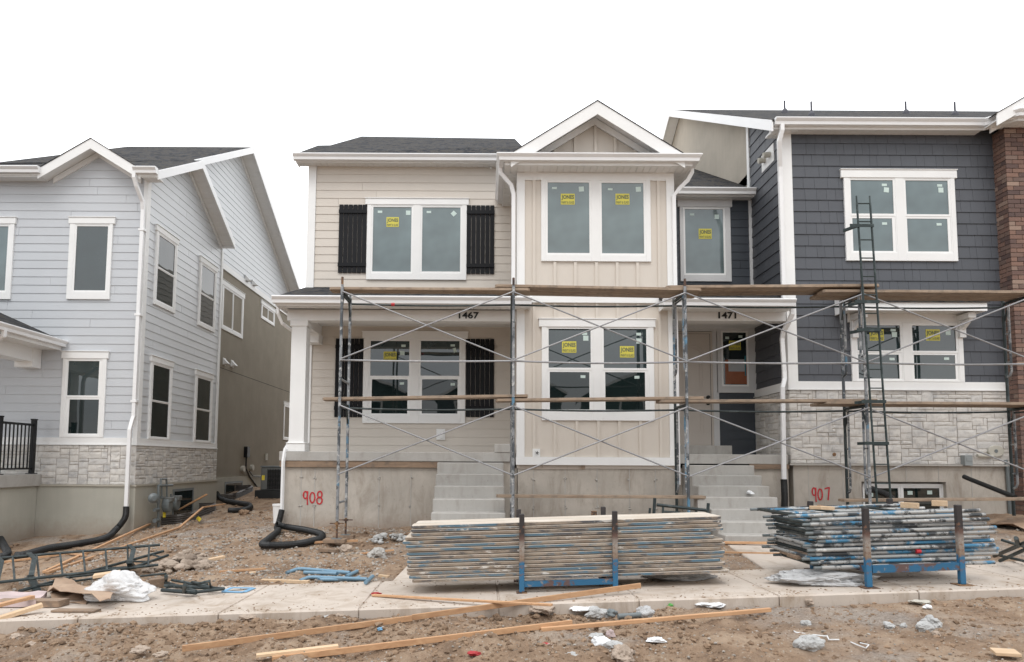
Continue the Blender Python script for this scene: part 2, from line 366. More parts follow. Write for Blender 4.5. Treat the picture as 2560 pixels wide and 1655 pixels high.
def glass(name, base=(.05,.062,.064), ior=2.2, wob=.003):
    m, t, b = nt(name); v = coords(t, kind='Object')
    f = noise_(t, v, .9, 3); t.links.new(ramp(t, f, [(.3, sc(base, .5)), (.7, sc(base, 1.4))]), b.inputs['Base Color'])
    b.inputs['Roughness'].default_value = .015; b.inputs['IOR'].default_value = ior
    bump(t, b, noise_(t, v, 1.6, 1), wob, 1.0); return m
M['glass'] = glass('window_glass', (.025,.040,.042), 1.9); M['glass_dark'] = glass('dim_window_glass', (.010,.018,.018), 1.65); M['glass_sky'] = glass('sky_toned_glass', (.11,.155,.16), 1.9)  # upper panes paler, lower sashes dimmer: reflections put into the base colour
M['sticker'] = paint('pale_sticker', (.55,.66,.62), .5, .03); M['jones'] = paint('yellow_sticker', (.62,.56,.08), .5, .04)
M['jones_ink'] = paint('sticker_ink', (.11,.13,.09), .6, .02); M['orange'] = paint('orange_poster', (.30,.10,.045), .4, .25, 4, (1,1,12), 6)
M['paper_grey'] = paint('grey_notice', (.42,.44,.46), .5, .1); M['teal'] = paint('teal_strip', (.03,.22,.27), .5, .05)
def stone():
    m, t, b = nt('limestone_veneer'); v = coords(t); r = island(t)
    f = noise_(t, v, 5, 8, .7, .5); a = ramp(t, f, [(.32, (.44,.435,.43)), (.48, (.62,.60,.57)), (.7, (.72,.70,.66))])
    a = mix(t, 1, a, ramp(t, r, [(0, (.84,.84,.85)), (.3, (1,1,1)), (.7, (.98,.965,.95)), (1, (.91,.90,.89))]), 'MULTIPLY')
    t.links.new(a, b.inputs['Base Color']); b.inputs['Roughness'].default_value = .9
    bump(t, b, noise_(t, v, 14, 8, .75, .4), .6, .015); return m
M['stone'] = stone(); M['mortar'] = stucco('tan_mortar', (.50,.43,.34), 60, .1)
M['mortar_grey'] = stucco('grey_mortar', (.42,.40,.37), 60, .1)
def brick():
    m, t, b = nt('brown_brick'); v = coords(t); r = island(t)
    a = ramp(t, r, [(0, (.09,.06,.055)), (.3, (.17,.10,.08)), (.6, (.21,.125,.095)), (.85, (.14,.095,.08)), (1, (.30,.21,.165))])
    f = noise_(t, coords(t, (1,1,4)), 12, 6, .7, 1.5); a = mix(t, ramp(t, f, [(.58, (0,0,0)), (.7, (.5,.5,.5))]), a, (.33,.24,.19))
    t.links.new(a, b.inputs['Base Color']); b.inputs['Roughness'].default_value = .9
    bump(t, b, noise_(t, v, 40, 5, .7), .5, .006); return m
M['brick'] = brick()
def dirt():
    m, t, b = nt('dirt_ground'); g = t.nodes.new('ShaderNodeNewGeometry'); P = g.outputs['Position']
    big = noise_(t, P, .35, 4); mid = noise_(t, P, 2.2, 8, .7, .4); fine = noise_(t, P, 38, 6, .75)
    c = ramp(t, mid, [(.30, (.12,.074,.045)), (.48, (.27,.182,.118)), (.70, (.42,.315,.225))])
    grey = ramp(t, fine, [(.35, (.16,.145,.13)), (.65, (.42,.39,.36))])
    s = t.nodes.new('ShaderNodeSeparateXYZ'); t.links.new(P, s.inputs[0])
    pk = noise_(t, P, .55, 5, .6, .3)
    c = mix(t, ramp(t, pk, [(.53, (0,0,0)), (.63, (.6,.6,.6))]), c, grey)
    c = mix(t, ramp(t, fine, [(.3, (.6,.6,.6)), (.45, (0,0,0))]), c, (.10,.07,.05))  # crevices of the fine noise darkened, their shade painted into the colour
    vo = t.nodes.new('ShaderNodeTexVoronoi'); vo.inputs['Scale'].default_value = 26; t.links.new(P, vo.inputs['Vector'])
    c = mix(t, ramp(t, vo.outputs['Distance'], [(.10, (.7,.7,.7)), (.2, (0,0,0))]), c, (.45,.41,.36))
    t.links.new(c, b.inputs['Base Color']); b.inputs['Roughness'].default_value = .95
    mh = t.nodes.new('ShaderNodeMath'); mh.operation = 'MULTIPLY_ADD'; mh.inputs[1].default_value = .35; t.links.new(fine, mh.inputs[0]); t.links.new(mid, mh.inputs[2])
    bump(t, b, mh.outputs[0], 1.0, .055); return m
M['dirt'] = dirt()
def rockm(name, c):
    m, t, b = nt(name); v = coords(t); f = noise_(t, v, 9, 7, .7)
    a = ramp(t, f, [(.3, sc(c, .7)), (.7, sc(c, 1.15))]); a = mix(t, 1, a, ramp(t, island(t), [(0, (.62,.58,.55)), (.5, (.95,.93,.9)), (1, (1.15,1.12,1.1))]), 'MULTIPLY')
    t.links.new(a, b.inputs['Base Color']); b.inputs['Roughness'].default_value = .95; bump(t, b, noise_(t, v, 30, 6, .75), .8, .02); return m
M['rock'] = rockm('tan_rock', (.40,.33,.27)); M['clod'] = rockm('dirt_clod', (.29,.20,.133)); M['rock_grey'] = rockm('grey_rubble', (.44,.45,.45)); M['gravel'] = rockm('grey_gravel', (.40,.37,.335))
def film(name, c=(.8,.8,.8), alpha=.55):
    m, t, b = nt(name); b.inputs['Base Color'].default_value = (*c, 1); b.inputs['Roughness'].default_value = .25; b.inputs['Alpha'].default_value = alpha
    v = coords(t); bump(t, b, noise_(t, v, 14, 5, .7, 1.5), .8, .02); return m
M['film'] = film('clear_plastic_film', (.82,.82,.82), .72); M['film_grey'] = film('grey_plastic_film', (.55,.55,.55), .8)
M['litter_white'] = paint('white_litter', (.72,.73,.74), .5, .1, 9)
M['litter_pink'] = paint('pink_printed_card', (.50,.40,.39), .6, .25, 5)
M['red_plastic'] = worn_pipe('red_litter', (.38,.03,.035), [((.65,.62,.6), .56, 9, .9)])
SKY, SUN, EXPO = 1.66, 1.2, .12
M['shutter_green'] = paint('dark_green_wall', (.03,.05,.045), .7, .2)
# ------------------------------------------------------------ building parts
def textmesh(mb, s, size, place, xs=1.0, bold=0, depth=.003, fit=None):
    cu = bpy.data.curves.new('t', 'FONT'); cu.body = s; cu.size = size; cu.extrude = depth; cu.offset = bold; cu.align_x = 'CENTER'; cu.resolution_u = 3
    o = bpy.data.objects.new('t', cu); COL.objects.link(o); bpy.context.view_layer.update()
    me = bpy.data.meshes.new_from_object(o.evaluated_get(bpy.context.evaluated_depsgraph_get()))
    if fit:
        a = [v.co.x for v in me.vertices]; b = [v.co.y for v in me.vertices]; kx = fit[0]/(max(a)-min(a)); ky = fit[1]/(max(b)-min(b)); cx = (max(a)+min(a))/2; y0 = min(b)
        vs = [place((v.co.x-cx)*kx, (v.co.y-y0)*ky, v.co.z) for v in me.vertices]
    else: vs = [place(v.co.x*xs, v.co.y, v.co.z) for v in me.vertices]
    mb.add(vs, [tuple(p.vertices) for p in me.polygons])
    bpy.data.objects.remove(o); bpy.data.curves.remove(cu); bpy.data.meshes.remove(me)
def jones(win, pl, u, z, n, w=.17):
    a = MB(); h = w*.8; pl.box(a, u-w/2, u+w/2, z-h/2, z+h/2, n, n+.002); obj('sticker', a, M['jones'], win, label='yellow glazing sticker')
    t = MB(); f = lambda zz: (lambda x, y, d: pl.pt(u+x, zz+y, n+.0035+d))
    textmesh(t, 'JONES', .2, f(z-.08*w), 1, .006, .001, (.90*w, .38*w)); textmesh(t, 'PAINT & GLASS', .2, f(z-.34*w), 1, .002, .001, (.90*w, .19*w))
    obj('lettering', t, M['jones_ink'], win)
def stick(win, pl, u, z, n, w=.05, h=.03, rot=0):
    a = MB(); pts = [(-w/2,-h/2),(w/2,-h/2),(w/2,h/2),(-w/2,h/2)]
    pl.poly(a, [(u+x*cos(rot)-y*sin(rot), z+x*sin(rot)+y*cos(rot)) for x, y in pts], n, n+.002); obj('sticker', a, M['sticker'], win)
def window_uz(house, pl, outer, head, units, mats=('white','vinyl'), proud=.042, glassm=None, name='window', low_dark=True, jambs=True):
    """outer/head = (u0,u1,z0,z1); units = list of lists of panes (u0,u1,z0,z1) from top to bottom"""
    vf = .032; w = MB(); u0, u1, z0, z1 = outer
    ub = [(min(p[0] for p in u)-vf, max(p[1] for p in u)+vf, min(p[2] for p in u)-vf, max(p[3] for p in u)+vf) for u in units]
    edges = [u0]+[e for b in ub for e in (b[0], b[1])]+[u1]
    for i in range(0, len(edges), 2):
        if edges[i+1]-edges[i] > .004: pl.box(w, edges[i], edges[i+1], z0, z1, -.006, proud)
    for b in ub:
        if b[2]-z0 > .004: pl.box(w, b[0], b[1], z0, b[2], -.006, proud)
        if z1-b[3] > .004: pl.box(w, b[0], b[1], b[3], z1, -.006, proud)
    if head:
        pl.box(w, head[0], head[1], head[2], head[3], -.006, proud+.008); pl.box(w, head[0]-.012, head[1]+.012, head[3], head[3]+.014, -.006, proud+.022)
    wo = obj(name, w, M[mats[0]], house, bevel=.003)
    fr = MB()
    for b, u in zip(ub, units):
        u = sorted(u, key=lambda p: -p[3])
        pl.box(fr, b[0], b[0]+vf*.45, b[2], b[3], -.004, .036); pl.box(fr, b[1]-vf*.45, b[1], b[2], b[3], -.004, .036)
        pl.box(fr, b[0]+vf*.45, b[1]-vf*.45, b[2], b[2]+vf*.45, -.004, .038); pl.box(fr, b[0]+vf*.45, b[1]-vf*.45, b[3]-vf*.45, b[3], -.004, .036)
        a0, a1 = b[0]+vf*.45, b[1]-vf*.45; zt = b[3]-vf*.45
        for k, p in enumerate(u):
            nn = .033 if k == 0 else .027; zb = (p[2]+u[k+1][3])/2 if k < len(u)-1 else b[2]+vf*.45
            pl.box(fr, a0, p[0], zb, zt, -.002, nn); pl.box(fr, p[1], a1, zb, zt, -.002, nn)
            pl.box(fr, p[0], p[1], p[3], zt, -.002, nn); pl.box(fr, p[0], p[1], zb, p[2], -.002, nn+.001)
            zt = zb
    obj('window_frame', fr, M[mats[1]], wo)
    for u in units:
        u = sorted(u, key=lambda p: -p[3])
        for k, p in enumerate(u):
            g = MB(); pl.box(g, p[0]-.003, p[1]+.003, p[2]-.003, p[3]+.003, .012, .0195)
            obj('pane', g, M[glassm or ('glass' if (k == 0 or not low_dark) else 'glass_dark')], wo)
    return wo
def window(house, pl, outer, head, units, **kw):
    R = pl.rect; return window_uz(house, pl, R(*outer), R(*head) if head else None, [[R(*p) for p in u] for u in units], **kw)
def shutter(house, pl, rect, label=None):
    u0, u1, z0, z1 = pl.rect(*rect); m = MB(); n = 6; w = (u1-u0)/n
    for i in range(n): pl.box(m, u0+i*w+.0048, u0+(i+1)*w-.0048, z0, z1, .022, .038)
    h = z1-z0
    for f in (.09, .87): pl.box(m, u0, u1, z0+h*f, z0+h*f+.07, .034, .056)
    return obj('shutter', m, M['shutter'], house, bevel=.002)
KP = [(.002,0),(.002,.115),(.115,.115),(.13,.105),(.13,.092),(.112,.07),(.092,.05),(.085,.0)]
def eave(house, path, zt, gut=True, drop=.05, mat='white_metal', gp=None):
    """zt = top of gutter. Path at the fascia face."""
    p = [(x, y, 0) for x, y in path]
    if gut:
        m = MB(); m.sweep([(x, y, zt-.115) for x, y in (gp or path)], KP); obj('gutter', m, M[mat], house)
    f = MB(); f.sweep([(x, y, zt-.115) for x, y in path], [(-.022,-drop),(-.001,-drop),(-.001,.10),(-.022,.10)]); obj('fascia', f, M['white'], house)
def soffit(house, x0, x1, y0, y1, z, along='x', w=.11):
    m = MB(); g = MB()
    if along == 'x':
        k = x0
        while k < x1-.01: m.box(k, min(x1, k+w-.006), y0, y1, z, z+.012); k += w
    else:
        k = y0
        while k < y1-.01: m.box(x0, x1, k, min(y1, k+w-.006), z, z+.012); k += w
    m.box(x0, x1, y0, y1, z+.014, z+.03); obj('soffit', m, M['soffit'], house)
def downspout(house, pts, w=.045, name='downspout'):
    m = MB(); m.tube(pts, w, 4, ro=pi/4); return obj(name, m, M['white_metal'], house, bevel=.004)
def slab(house, name, pts, th, mat):      # pts = 3D polygon, extruded straight down
    m = MB(); m.prism(pts, (0,0,-th)); return obj(name, m, mat, house)
def gable(house, cx, hw, zf, zp, yf, yw, yb, fh=.17, wallmat='cream_board', pl=None, frieze=.10, name='gable'):
    """small front-facing gable: roof slabs, rake boards, soffit, frieze."""
    r = MB(); b = MB(); s = MB(); fr = MB(); sl = (zp-zf)/hw; t = .014
    for sg in (-1, 1):
        xf = cx+sg*hw; a = (xf, yf, zf); c = (cx, yf, zp)
        r.prism([(xf+sg*.03, yf-.012, zf-.03*sl+t), (cx, yf-.012, zp+t), (cx, yb, zp+t), (xf+sg*.03, yf+.12, zf-.03*sl+t)], (0,0,-t+.002))
        b.prism([(xf, yf, zf), (cx, yf, zp), (cx, yf, zp-fh*1.18), (xf+(-sg)*.0, yf, zf-fh*1.18)], (0,.022,0))
        s = MB(); s.prism([(xf-sg*.005, yf+.024, zf-.10), (cx, yf+.024, zp-.10), (cx, yw, zp-.10), (xf-sg*.005, yw, zf-.10)], (0,0,-.012)); obj('soffit', s, M['soffit'], house)
    obj(name, b, M['white'], house); obj('shingle_roof', r, M['shingle'], house)
    for sg in (-1, 1):
        xf = cx+sg*(hw-.12); zz = zf+.12*sl-.125
        fr.prism([(xf, yw-.035, zz), (cx, yw-.035, zp-.125), (cx, yw-.035, zp-.125-frieze*1.2), (xf, yw-.035, zz-frieze*1.2)], (0,.033,0))
    obj('frieze', fr, M['white'], house)
def ashlar(pl, mb, u0, u1, z0, z1, seed, cell=.068, n0=.03):
    R = random.Random(seed); nu = int(round((u1-u0)/cell)); nz = int(round((z1-z0)/cell)); cu = (u1-u0)/nu; cz = (z1-z0)/nz
    used = set()
    for j in range(nz):
        i = 0
        while i < nu:
            if (i, j) in used: i += 1; continue
            h = R.choice([1,1,2,2,2,3]) if j+3 <= nz else R.choice([1, max(1, nz-j)])
            h = min(h, nz-j); w = R.choice([2,3,3,4,5,6,7]) if h < 3 else R.choice([3,4,5,6])
            ww = 0
            while ww < w and i+ww < nu and all((i+ww, j+q) not in used for q in range(h)): ww += 1
            if ww == 0:
                h = 1; ww = 1
            if nu-(i+ww) == 1 and (i+ww, j) not in used: ww += 1
            for a in range(ww):
                for q in range(h): used.add((i+a, j+q))
            g = .0042; a0 = u0+i*cu+g; a1 = u0+(i+ww)*cu-g; b0 = z0+j*cz+g; b1 = z0+(j+h)*cz-g
            n = n0+R.uniform(-.004, .006); nx = max(3, int((a1-a0)/.03)); ny = max(3, int((b1-b0)/.03)); vs = []; fs = []
            for q in range(ny+1):
                for p in range(nx+1):
                    e = p in (0, nx) or q in (0, ny); uu = a0+(a1-a0)*p/nx+(R.uniform(-.002,.002) if e else 0); zz = b0+(b1-b0)*q/ny+(R.uniform(-.002,.002) if e else 0)
                    d = n+(-.004 if e else noise.noise(Vector((uu*9, zz*14, seed)))*.008+R.uniform(-.002,.002)); vs.append(pl.pt(uu, zz, d))
            W = nx+1
            for q in range(ny):
                for p in range(nx): fs.append((q*W+p, q*W+p+1, (q+1)*W+p+1, (q+1)*W+p))
            ring = [p for p in range(nx+1)]+[q*W+nx for q in range(1, ny+1)]+[ny*W+p for p in range(nx-1, -1, -1)]+[q*W for q in range(ny-1, 0, -1)]
            base = len(vs)
            for r in ring:
                k = r % W, r//W; vs.append(pl.pt(a0+(a1-a0)*k[0]/nx, b0+(b1-b0)*k[1]/ny, 0.0))
            L = len(ring); fs += [(ring[t], ring[(t+1) % L], base+(t+1) % L, base+t) for t in range(L)]
            mb.add(vs, fs); i += ww
def bricks(pl, mb, u0, u1, z0, z1, seed, bw=.20, bh=.0655, mg=.0095, proud=.012, off=0):
    R = random.Random(seed); j = 0; z = z0
    while z < z1:
        u = u0-(bw/2 if (j+off) % 2 else 0)
        while u < u1:
            a = max(u0, u+mg/2) if u > u0 else u0; b = min(u1, u+bw-mg/2)
            if b-a > .02: pl.box(mb, a, b, z+mg/2, min(z1, z+bh+mg/2), 0, proud+R.uniform(-.002,.002))
            u += bw
        z += bh+mg; j += 1
def spray(pl, mb, strokes, u0, z0, w, h, n=.004, r=.012, seed=3):
    R = random.Random(seed)
    for st in strokes:
        P = []
        for i in range(len(st)-1):
            for k in range(6):
                t = k/6; P.append((st[i][0]*(1-t)+st[i+1][0]*t, st[i][1]*(1-t)+st[i+1][1]*t))
        P.append(st[-1]); pts = [(u0+a*w, z0+b*h) for a, b in P]; L = []; Rr = []
        for i, p in enumerate(pts):
            q = Vector(pts[min(i+1, len(pts)-1)])-Vector(pts[max(i-1, 0)]); q = q.normalized() if q.length else Vector((1,0)); nn = Vector((-q.y, q.x)); rr = r*R.uniform(.75, 1.15)
            L.append((p[0]+nn.x*rr, p[1]+nn.y*rr)); Rr.append((p[0]-nn.x*rr, p[1]-nn.y*rr))
        m = len(pts); vs = [pl.pt(a, b, n+.0002*seed) for a, b in L+Rr]; mb.add(vs, [(i, i+1, m+i+1, m+i) for i in range(m-1)])
        seed += 1
def circ(cx, cy, rx, ry, a0=0, a1=360, n=14):
    return [(cx+rx*cos(radians(a0+(a1-a0)*i/n)), cy+ry*sin(radians(a0+(a1-a0)*i/n))) for i in range(n+1)]
def digits(pl, house_part, rect, which):
    u0, u1, z0, z1 = pl.rect(*rect); w = u1-u0; h = z1-z0; D = {
     '9': [circ(.13,.68,.10,.25,20,380), [(.235,.95),(.22,.5),(.24,.0)]],
     '0': [circ(.47,.5,.12,.36,80,440)],
     '8': [circ(.83,.72,.11,.22,-80,280), circ(.82,.30,.13,.24,95,455)],
     '7': [[(.72,.86),(.99,.97),(.95,.6),(.90,.12)]]}
    m = MB()
    for c in which: spray(pl, m, D[c], u0, z0, w, h, seed=3+ord(c) % 5)
    obj('painted_number', m, M['red_paint'], house_part, label='red spray painted number on the concrete')
def hose(pts, r=.05, ring=.018):
    P = [Vector(p) for p in pts]; Q = []
    for i in range(len(P)-1):    # catmull-rom
        p0, p1, p2, p3 = P[max(i-1,0)], P[i], P[i+1], P[min(i+2, len(P)-1)]; n = max(4, int((p2-p1).length/(ring/2)))
        for k in range(n):
            t = k/n; Q.append(.5*((2*p1)+(-p0+p2)*t+(2*p0-5*p1+4*p2-p3)*t*t+(-p0+3*p1-3*p2+p3)*t**3))
    Q.append(P[-1]); m = MB(); m.tube(Q, [r*(1 if i % 2 else .90) for i in range(len(Q))], 12, cap=False)
    return m, Q
def rock_mb(mb, c, r, seed, sq=.7, det=1):
    bm = bmesh.new(); bmesh.ops.create_icosphere(bm, subdivisions=det, radius=1); R = random.Random(seed); o = Vector((R.random()*90,)*3)
    sx, sy, sz = R.uniform(.75,1.25), R.uniform(.75,1.25), R.uniform(.8,1.1)*sq
    vs = []
    for v in bm.verts:
        k = 1+.5*noise.noise(v.co*1.1+o)+.22*noise.noise(v.co*3+o)+(.10*noise.noise(v.co*7+o) if det > 2 else 0); p = v.co*k
        vs.append((c[0]+p.x*r*sx, c[1]+p.y*r*sy, c[2]+p.z*r*sz))
    mb.add(vs, [tuple(v.index for v in f.verts) for f in bm.faces]); bm.free()
# ------------------------------------------------------------ pale blue house on the left
XS, XR2, YF = -6.40, -6.72, 12.5
fpl = PL('F', YF); spl = PL('R', XS); rpl = PL('R', XR2)
H = thing('blue_house', 'pale blue lap sided two storey house with white stone base, left edge of the row', 'house', (-10, 17, 0))
zb = fpl.uz(200, 1211)[1]; zb1 = fpl.uz(200, 1110)[1]; zb2 = fpl.uz(200, 1094)[1]; zs = 6.45
RS = .554; RZ = 6.585; RY = 12.24; YR = 17.9
rz = lambda y: RZ+RS*(y-RY) if y < YR else RZ+RS*(YR-RY)-.53*(y-YR)
rz2 = lambda y: rz(y) if y < 14.14 else rz(14.14)-.567*(y-14.14)
# foundation and body
m = MB(); m.box(-14, XS+.06, YF-.06, 16.2, -1.2, zb-.02); m.box(-13.9, XR2+.05, 16.2, 25, -1.2, zb+.02); obj('foundation', m, M['found_green'], H)
m = MB(); m.box(-14, XS-.004, YF+.006, 16.2, zb-.02, zs); m.prism([(-9.9, 13.2, 6.6), (-9.9, 17.9, 9.2), (-9.9, 24.8, 5.8), (-9.9, 24.8, zs-.5), (-9.9, 13.2, zs-.5)], (9.9+XR2-.006, 0, 0)); m.box(-13.9, XR2-.005, 16.2, 24.8, zb, zs)
obj('wall', m, M['dark_gap'], H)
m = MB(); m.box(-8.12, XS+.085, YF-.085, YF-.001, zb-.03, zb); m.box(XS+.001, XS+.085, YF-.001, 16.22, zb-.03, zb); obj('ledge', m, M['beige_ledge'], H)
# siding
m = MB(); x_c = fpl.uz(352, 700)[0]
lap(fpl, m, [(-14, zb2), (x_c+.005, zb2), (x_c+.005, zs+.1), (-14, zs+.1)], zb2, .1575, seed=4)
pk = at(240, 391, YF); l_ = at(106, 455, YF); r_ = at(350, 445, YF)
lap(fpl, m, [(l_.x, zs+.101), (r_.x+.02, zs+.101), (pk.x, pk.z+.06)], zb2, .1575, seed=5)
obj('siding', m, M['blue_siding'], H)
m = MB(); lap(spl, m, [(12.56, zb2), (16.12, zb2), (16.12, rz2(16.12)-.2), (14.14, rz2(14.14)-.2), (12.56, rz2(12.56)-.2)], zb2, .1575, seed=6)
obj('siding', m, M['blue_siding_lit'], H)
zl = (rpl.uz(553, 672)[1]+rpl.uz(716, 785)[1])/2
m = MB(); lap(rpl, m, [(13.5, zl+.13), (24.6, zl+.13), (24.6, rz(24.6)-.22), (17.9, rz(17.9)-.22), (13.5, rz(13.5)-.22)], zb2, .1575, seed=8)
obj('siding', m, M['blue_siding_lit'], H)
m = MB(); rpl.box(m, 16.26, 24.8, zb-.02, zl-.03, -.004, .02); obj('stucco_wall', m, M['stucco_brown'], H)
m = MB(); rpl.box(m, 16.22, 24.8, zl, zl+.13, -.004, .035); rpl.box(m, 16.22, 24.8, zl-.03, zl, -.004, .05)
# corner boards and bands
fpl.box(m, x_c, XS+.032, zb2, zs+.05, -.004, .032); spl.box(m, 12.5+.002, 12.60, zb2, 6.6, .0, .030)
spl.box(m, 16.10, 16.2, zb2, 6.30, -.006, .03); rpl.box(m, 16.2, 16.30, zl+.13, 6.45, -.006, .03); rpl.box(m, 16.205, 16.25, zb2-.15, zl-.03, -.006, .03)
fpl.box(m, -14, XS+.036, zb1, zb2, -.004, .036); spl.box(m, 12.5-.030, 16.2, zb1, zb2, -.004, .034)
fpl.box(m, -14, XS+.05, zb1-.02, zb1, -.004, .055); spl.box(m, 12.5-.05, 16.2, zb1-.02, zb1, -.004, .052)
obj('trim_board', m, M['white'], H)
# stone
m = MB(); ashlar(fpl, m, -14, XS+.03, zb, zb1-.022, 3, cell=.058, n0=.035); ashlar(spl, m, 12.5-.03, 16.22, zb, zb1-.022, 5, cell=.055, n0=.035)
st = obj('stone_veneer', m, M['stone'], H)
m = MB(); fpl.box(m, -14, XS+.012, zb, zb1-.022, -.02, .014); spl.box(m, 12.48, 16.2, zb, zb1-.022, -.02, .014); obj('mortar_bed', m, M['mortar'], st)
# roofs
NX = at(227, 346, 12.2).x
def rp(x, y, f=None): return (x, y, (f or rz)(y))
a = onplane(276, 372, RY, RZ, RS); b_ = onplane(0, 405, RY, RZ, RS)
slab(H, 'shingle_roof', [rp(-15.5, RY), rp(NX-.95, RY), (NX, 13.28, rz(13.28)), rp(NX+.95, RY), rp(-6.075, RY), rp(-6.075, 14.14), rp(-6.33, 14.2), rp(-6.33, YR), (a.x, YR, rz(YR)), tuple(b_), rp(b_.x-2.5, b_.y-1.6)], .04, M['shingle'])
slab(H, 'shingle_roof', [rp(-6.075, 14.14), rp(-6.075, 16.11, rz2), (-6.75, 16.11, rz2(16.11)), (-6.75, 14.14, rz(14.14))], .04, M['shingle'])
slab(H, 'shingle_roof', [rp(-6.33, YR), rp(-6.33, 25.2), (a.x, 25.2, rz(25.2)), (a.x, YR, rz(YR))], .04, M['shingle'])
# rake boards on the side
m = MB()
def rk(m, x, ya, yb, f, h=.17, t=.022, o=.003): m.prism([(x, ya, f(ya)-.002+o), (x, yb, f(yb)-.002+o), (x, yb, f(yb)-h), (x, ya, f(ya)-h)], (-t, 0, 0))
rk(m, -6.07, RY, 14.14, rz); rk(m, -6.07, 14.14, 16.11, rz2); rk(m, -6.325, 14.3, YR, rz); rk(m, -6.325, YR, 25.2, rz)
m.box(-6.38, -6.07, 16.11, 16.13, rz2(16.11)-.17, rz2(16.11)-.01)
obj('rake_board', m, M['white_metal'], H)
for x0, x1, ya, yb, f in ((-6.094, XS, RY+.02, 14.14, rz), (-6.094, XS, 14.14, 16.10, rz2), (-6.35, XR2, 14.3, YR, rz), (-6.35, XR2, YR, 25.2, rz)):
    n_ = int((yb-ya)/.12); m = MB()
    for i in range(n_):
        p, q = ya+(yb-ya)*i/n_, ya+(yb-ya)*(i+1)/n_-.005; m.prism([(x0, p, f(p)-.12), (x0, q, f(q)-.12), (x1, q, f(q)-.12), (x1, p, f(p)-.12)], (0,0,.012))
    obj('soffit', m, M['soffit'], H)
m = MB()
for pl_, ya, yb, f in ((spl, 12.6, 14.14, rz), (spl, 14.14, 16.1, rz2), (rpl, 14.3, YR, rz), (rpl, YR, 24.6, rz)):
    m.prism([pl_.pt(ya, f(ya)-.14, 0), pl_.pt(yb, f(yb)-.14, 0), pl_.pt(yb, f(yb)-.22, 0), pl_.pt(ya, f(ya)-.22, 0)], Vector(pl_.pt(0,0,.03))-Vector(pl_.pt(0,0,0)))
obj('frieze', m, M['white'], H)
# front gable and gutters
gx = at(227, 346, 12.2); gable(H, gx.x, .945, 6.59, gx.z, 12.2, YF, 13.4, fh=.16, frieze=.09)
soffit(H, -15, gx.x-.945, 12.2, YF, zs+.015); soffit(H, gx.x+.945, -6.10, 12.2, YF, zs+.015)
eave(H, [(-15, 12.22), (gx.x-.89, 12.22)], 6.614); eave(H, [(gx.x+.84, 12.22), (-6.07, 12.22)], 6.614)
x_d = fpl.uz(356, 700)[0]
downspout(H, [(x_d-.06, 12.16, 6.52), (x_d-.06, 12.16, 6.42), (x_d-.04, 12.22, 6.28), (x_d, 12.37, 6.05), (x_d, 12.41, 5.9), (x_d, 12.41, 2.05), (x_d-.01, 12.39, 1.98), (x_d-.02, 12.33, 1.80), (x_d-.02, 12.33, .32)])
for z in (5.5, 3.9, 2.3): m = MB(); m.box(x_d-.055, x_d+.055, 12.37, 12.47, z, z+.04); obj('downspout_strap', m, M['white_metal'], H)
# front windows
window(H, fpl, (-73, 561, 34, 749), (-80, 545.5, 43, 561), [[(-56, 567, 19.5, 727)]], glassm='glass_sky')
window(H, fpl, (173, 561, 280.5, 749), (175, 545.5, 290.6, 561), [[(191, 567, 269, 727)]], glassm='glass')
window(H, fpl, (156, 897, 265, 1094), (157.5, 880, 274.4, 897), [[(172, 903, 249, 989), (174, 999, 247.5, 1084)]], low_dark=True)
# side windows
def sw_(y0, y1, zt, zbm, hd, two=True, g=.11):
    zt_ = zt-hd; mid = (zt_-.06+zbm+g)/2; panes = [(y0+.10, y1-.10, mid+.02, zt_-.05), (y0+.10, y1-.10, zbm+g, mid-.02)]
    window_uz(H, spl, (y0, y1, zbm, zt_), (y0-.03, y1+.03, zt_, zt), [panes], glassm='glass_dark')
ya = atx(385.7, 600, XS).y+.03; yb = atx(441, 640, XS).y-.03; zt = atx(385.7, 560, XS).z; sw_(ya, yb, zt, atx(378, 758, XS).z, .11)
y2 = atx(497, 640, XS).y+.03; y3 = atx(541, 665, XS).y-.04; sw_(y2, y3, zt, atx(378, 758, XS).z, .11)
ya_ = atx(369.7, 890, XS).y+.03; zt = atx(369.7, 887, XS).z; sw_(ya, yb, zt, zb2, .11, g=.05); sw_(y2, y3, zt, zb2, .11, g=.05)
# windows and vents in the tan and stucco rear wall
def rz_(px, py): return rpl.uz(px, py)
y0, zt = rz_(552, 697); y1 = rz_(609, 729)[0]; zbm = rz_(550, 821)[1]
window_uz(H, rpl, (y0+.05, y1-.05, zbm, zt-.13), (y0, y1, zt-.13, zt), [[(y0+.17, (y0+y1)/2-.04, zbm+.12, zt-.18)], [((y0+y1)/2+.04, y1-.17, zbm+.12, zt-.18)]], low_dark=False, glassm='glass_sky')
y0, zt = rz_(650, 749); y1 = rz_(686, 768)[0]; zbm = rz_(650, 795)[1]
window_uz(H, rpl, (y0+.05, y1-.05, zbm, zt-.11), (y0, y1, zt-.11, zt), [[(y0+.17, (y0+y1)/2-.03, zbm+.10, zt-.15)], [((y0+y1)/2+.03, y1-.17, zbm+.10, zt-.15)]], glassm='glass')
y0, zt = rz_(708, 1004); window_uz(H, rpl, (y0, y0+1.3, 1.95, zt-.1), (y0-.03, y0+1.33, zt-.1, zt), [[(y0+.12, y0+1.18, 2.05, zt-.15)]], glassm='glass')
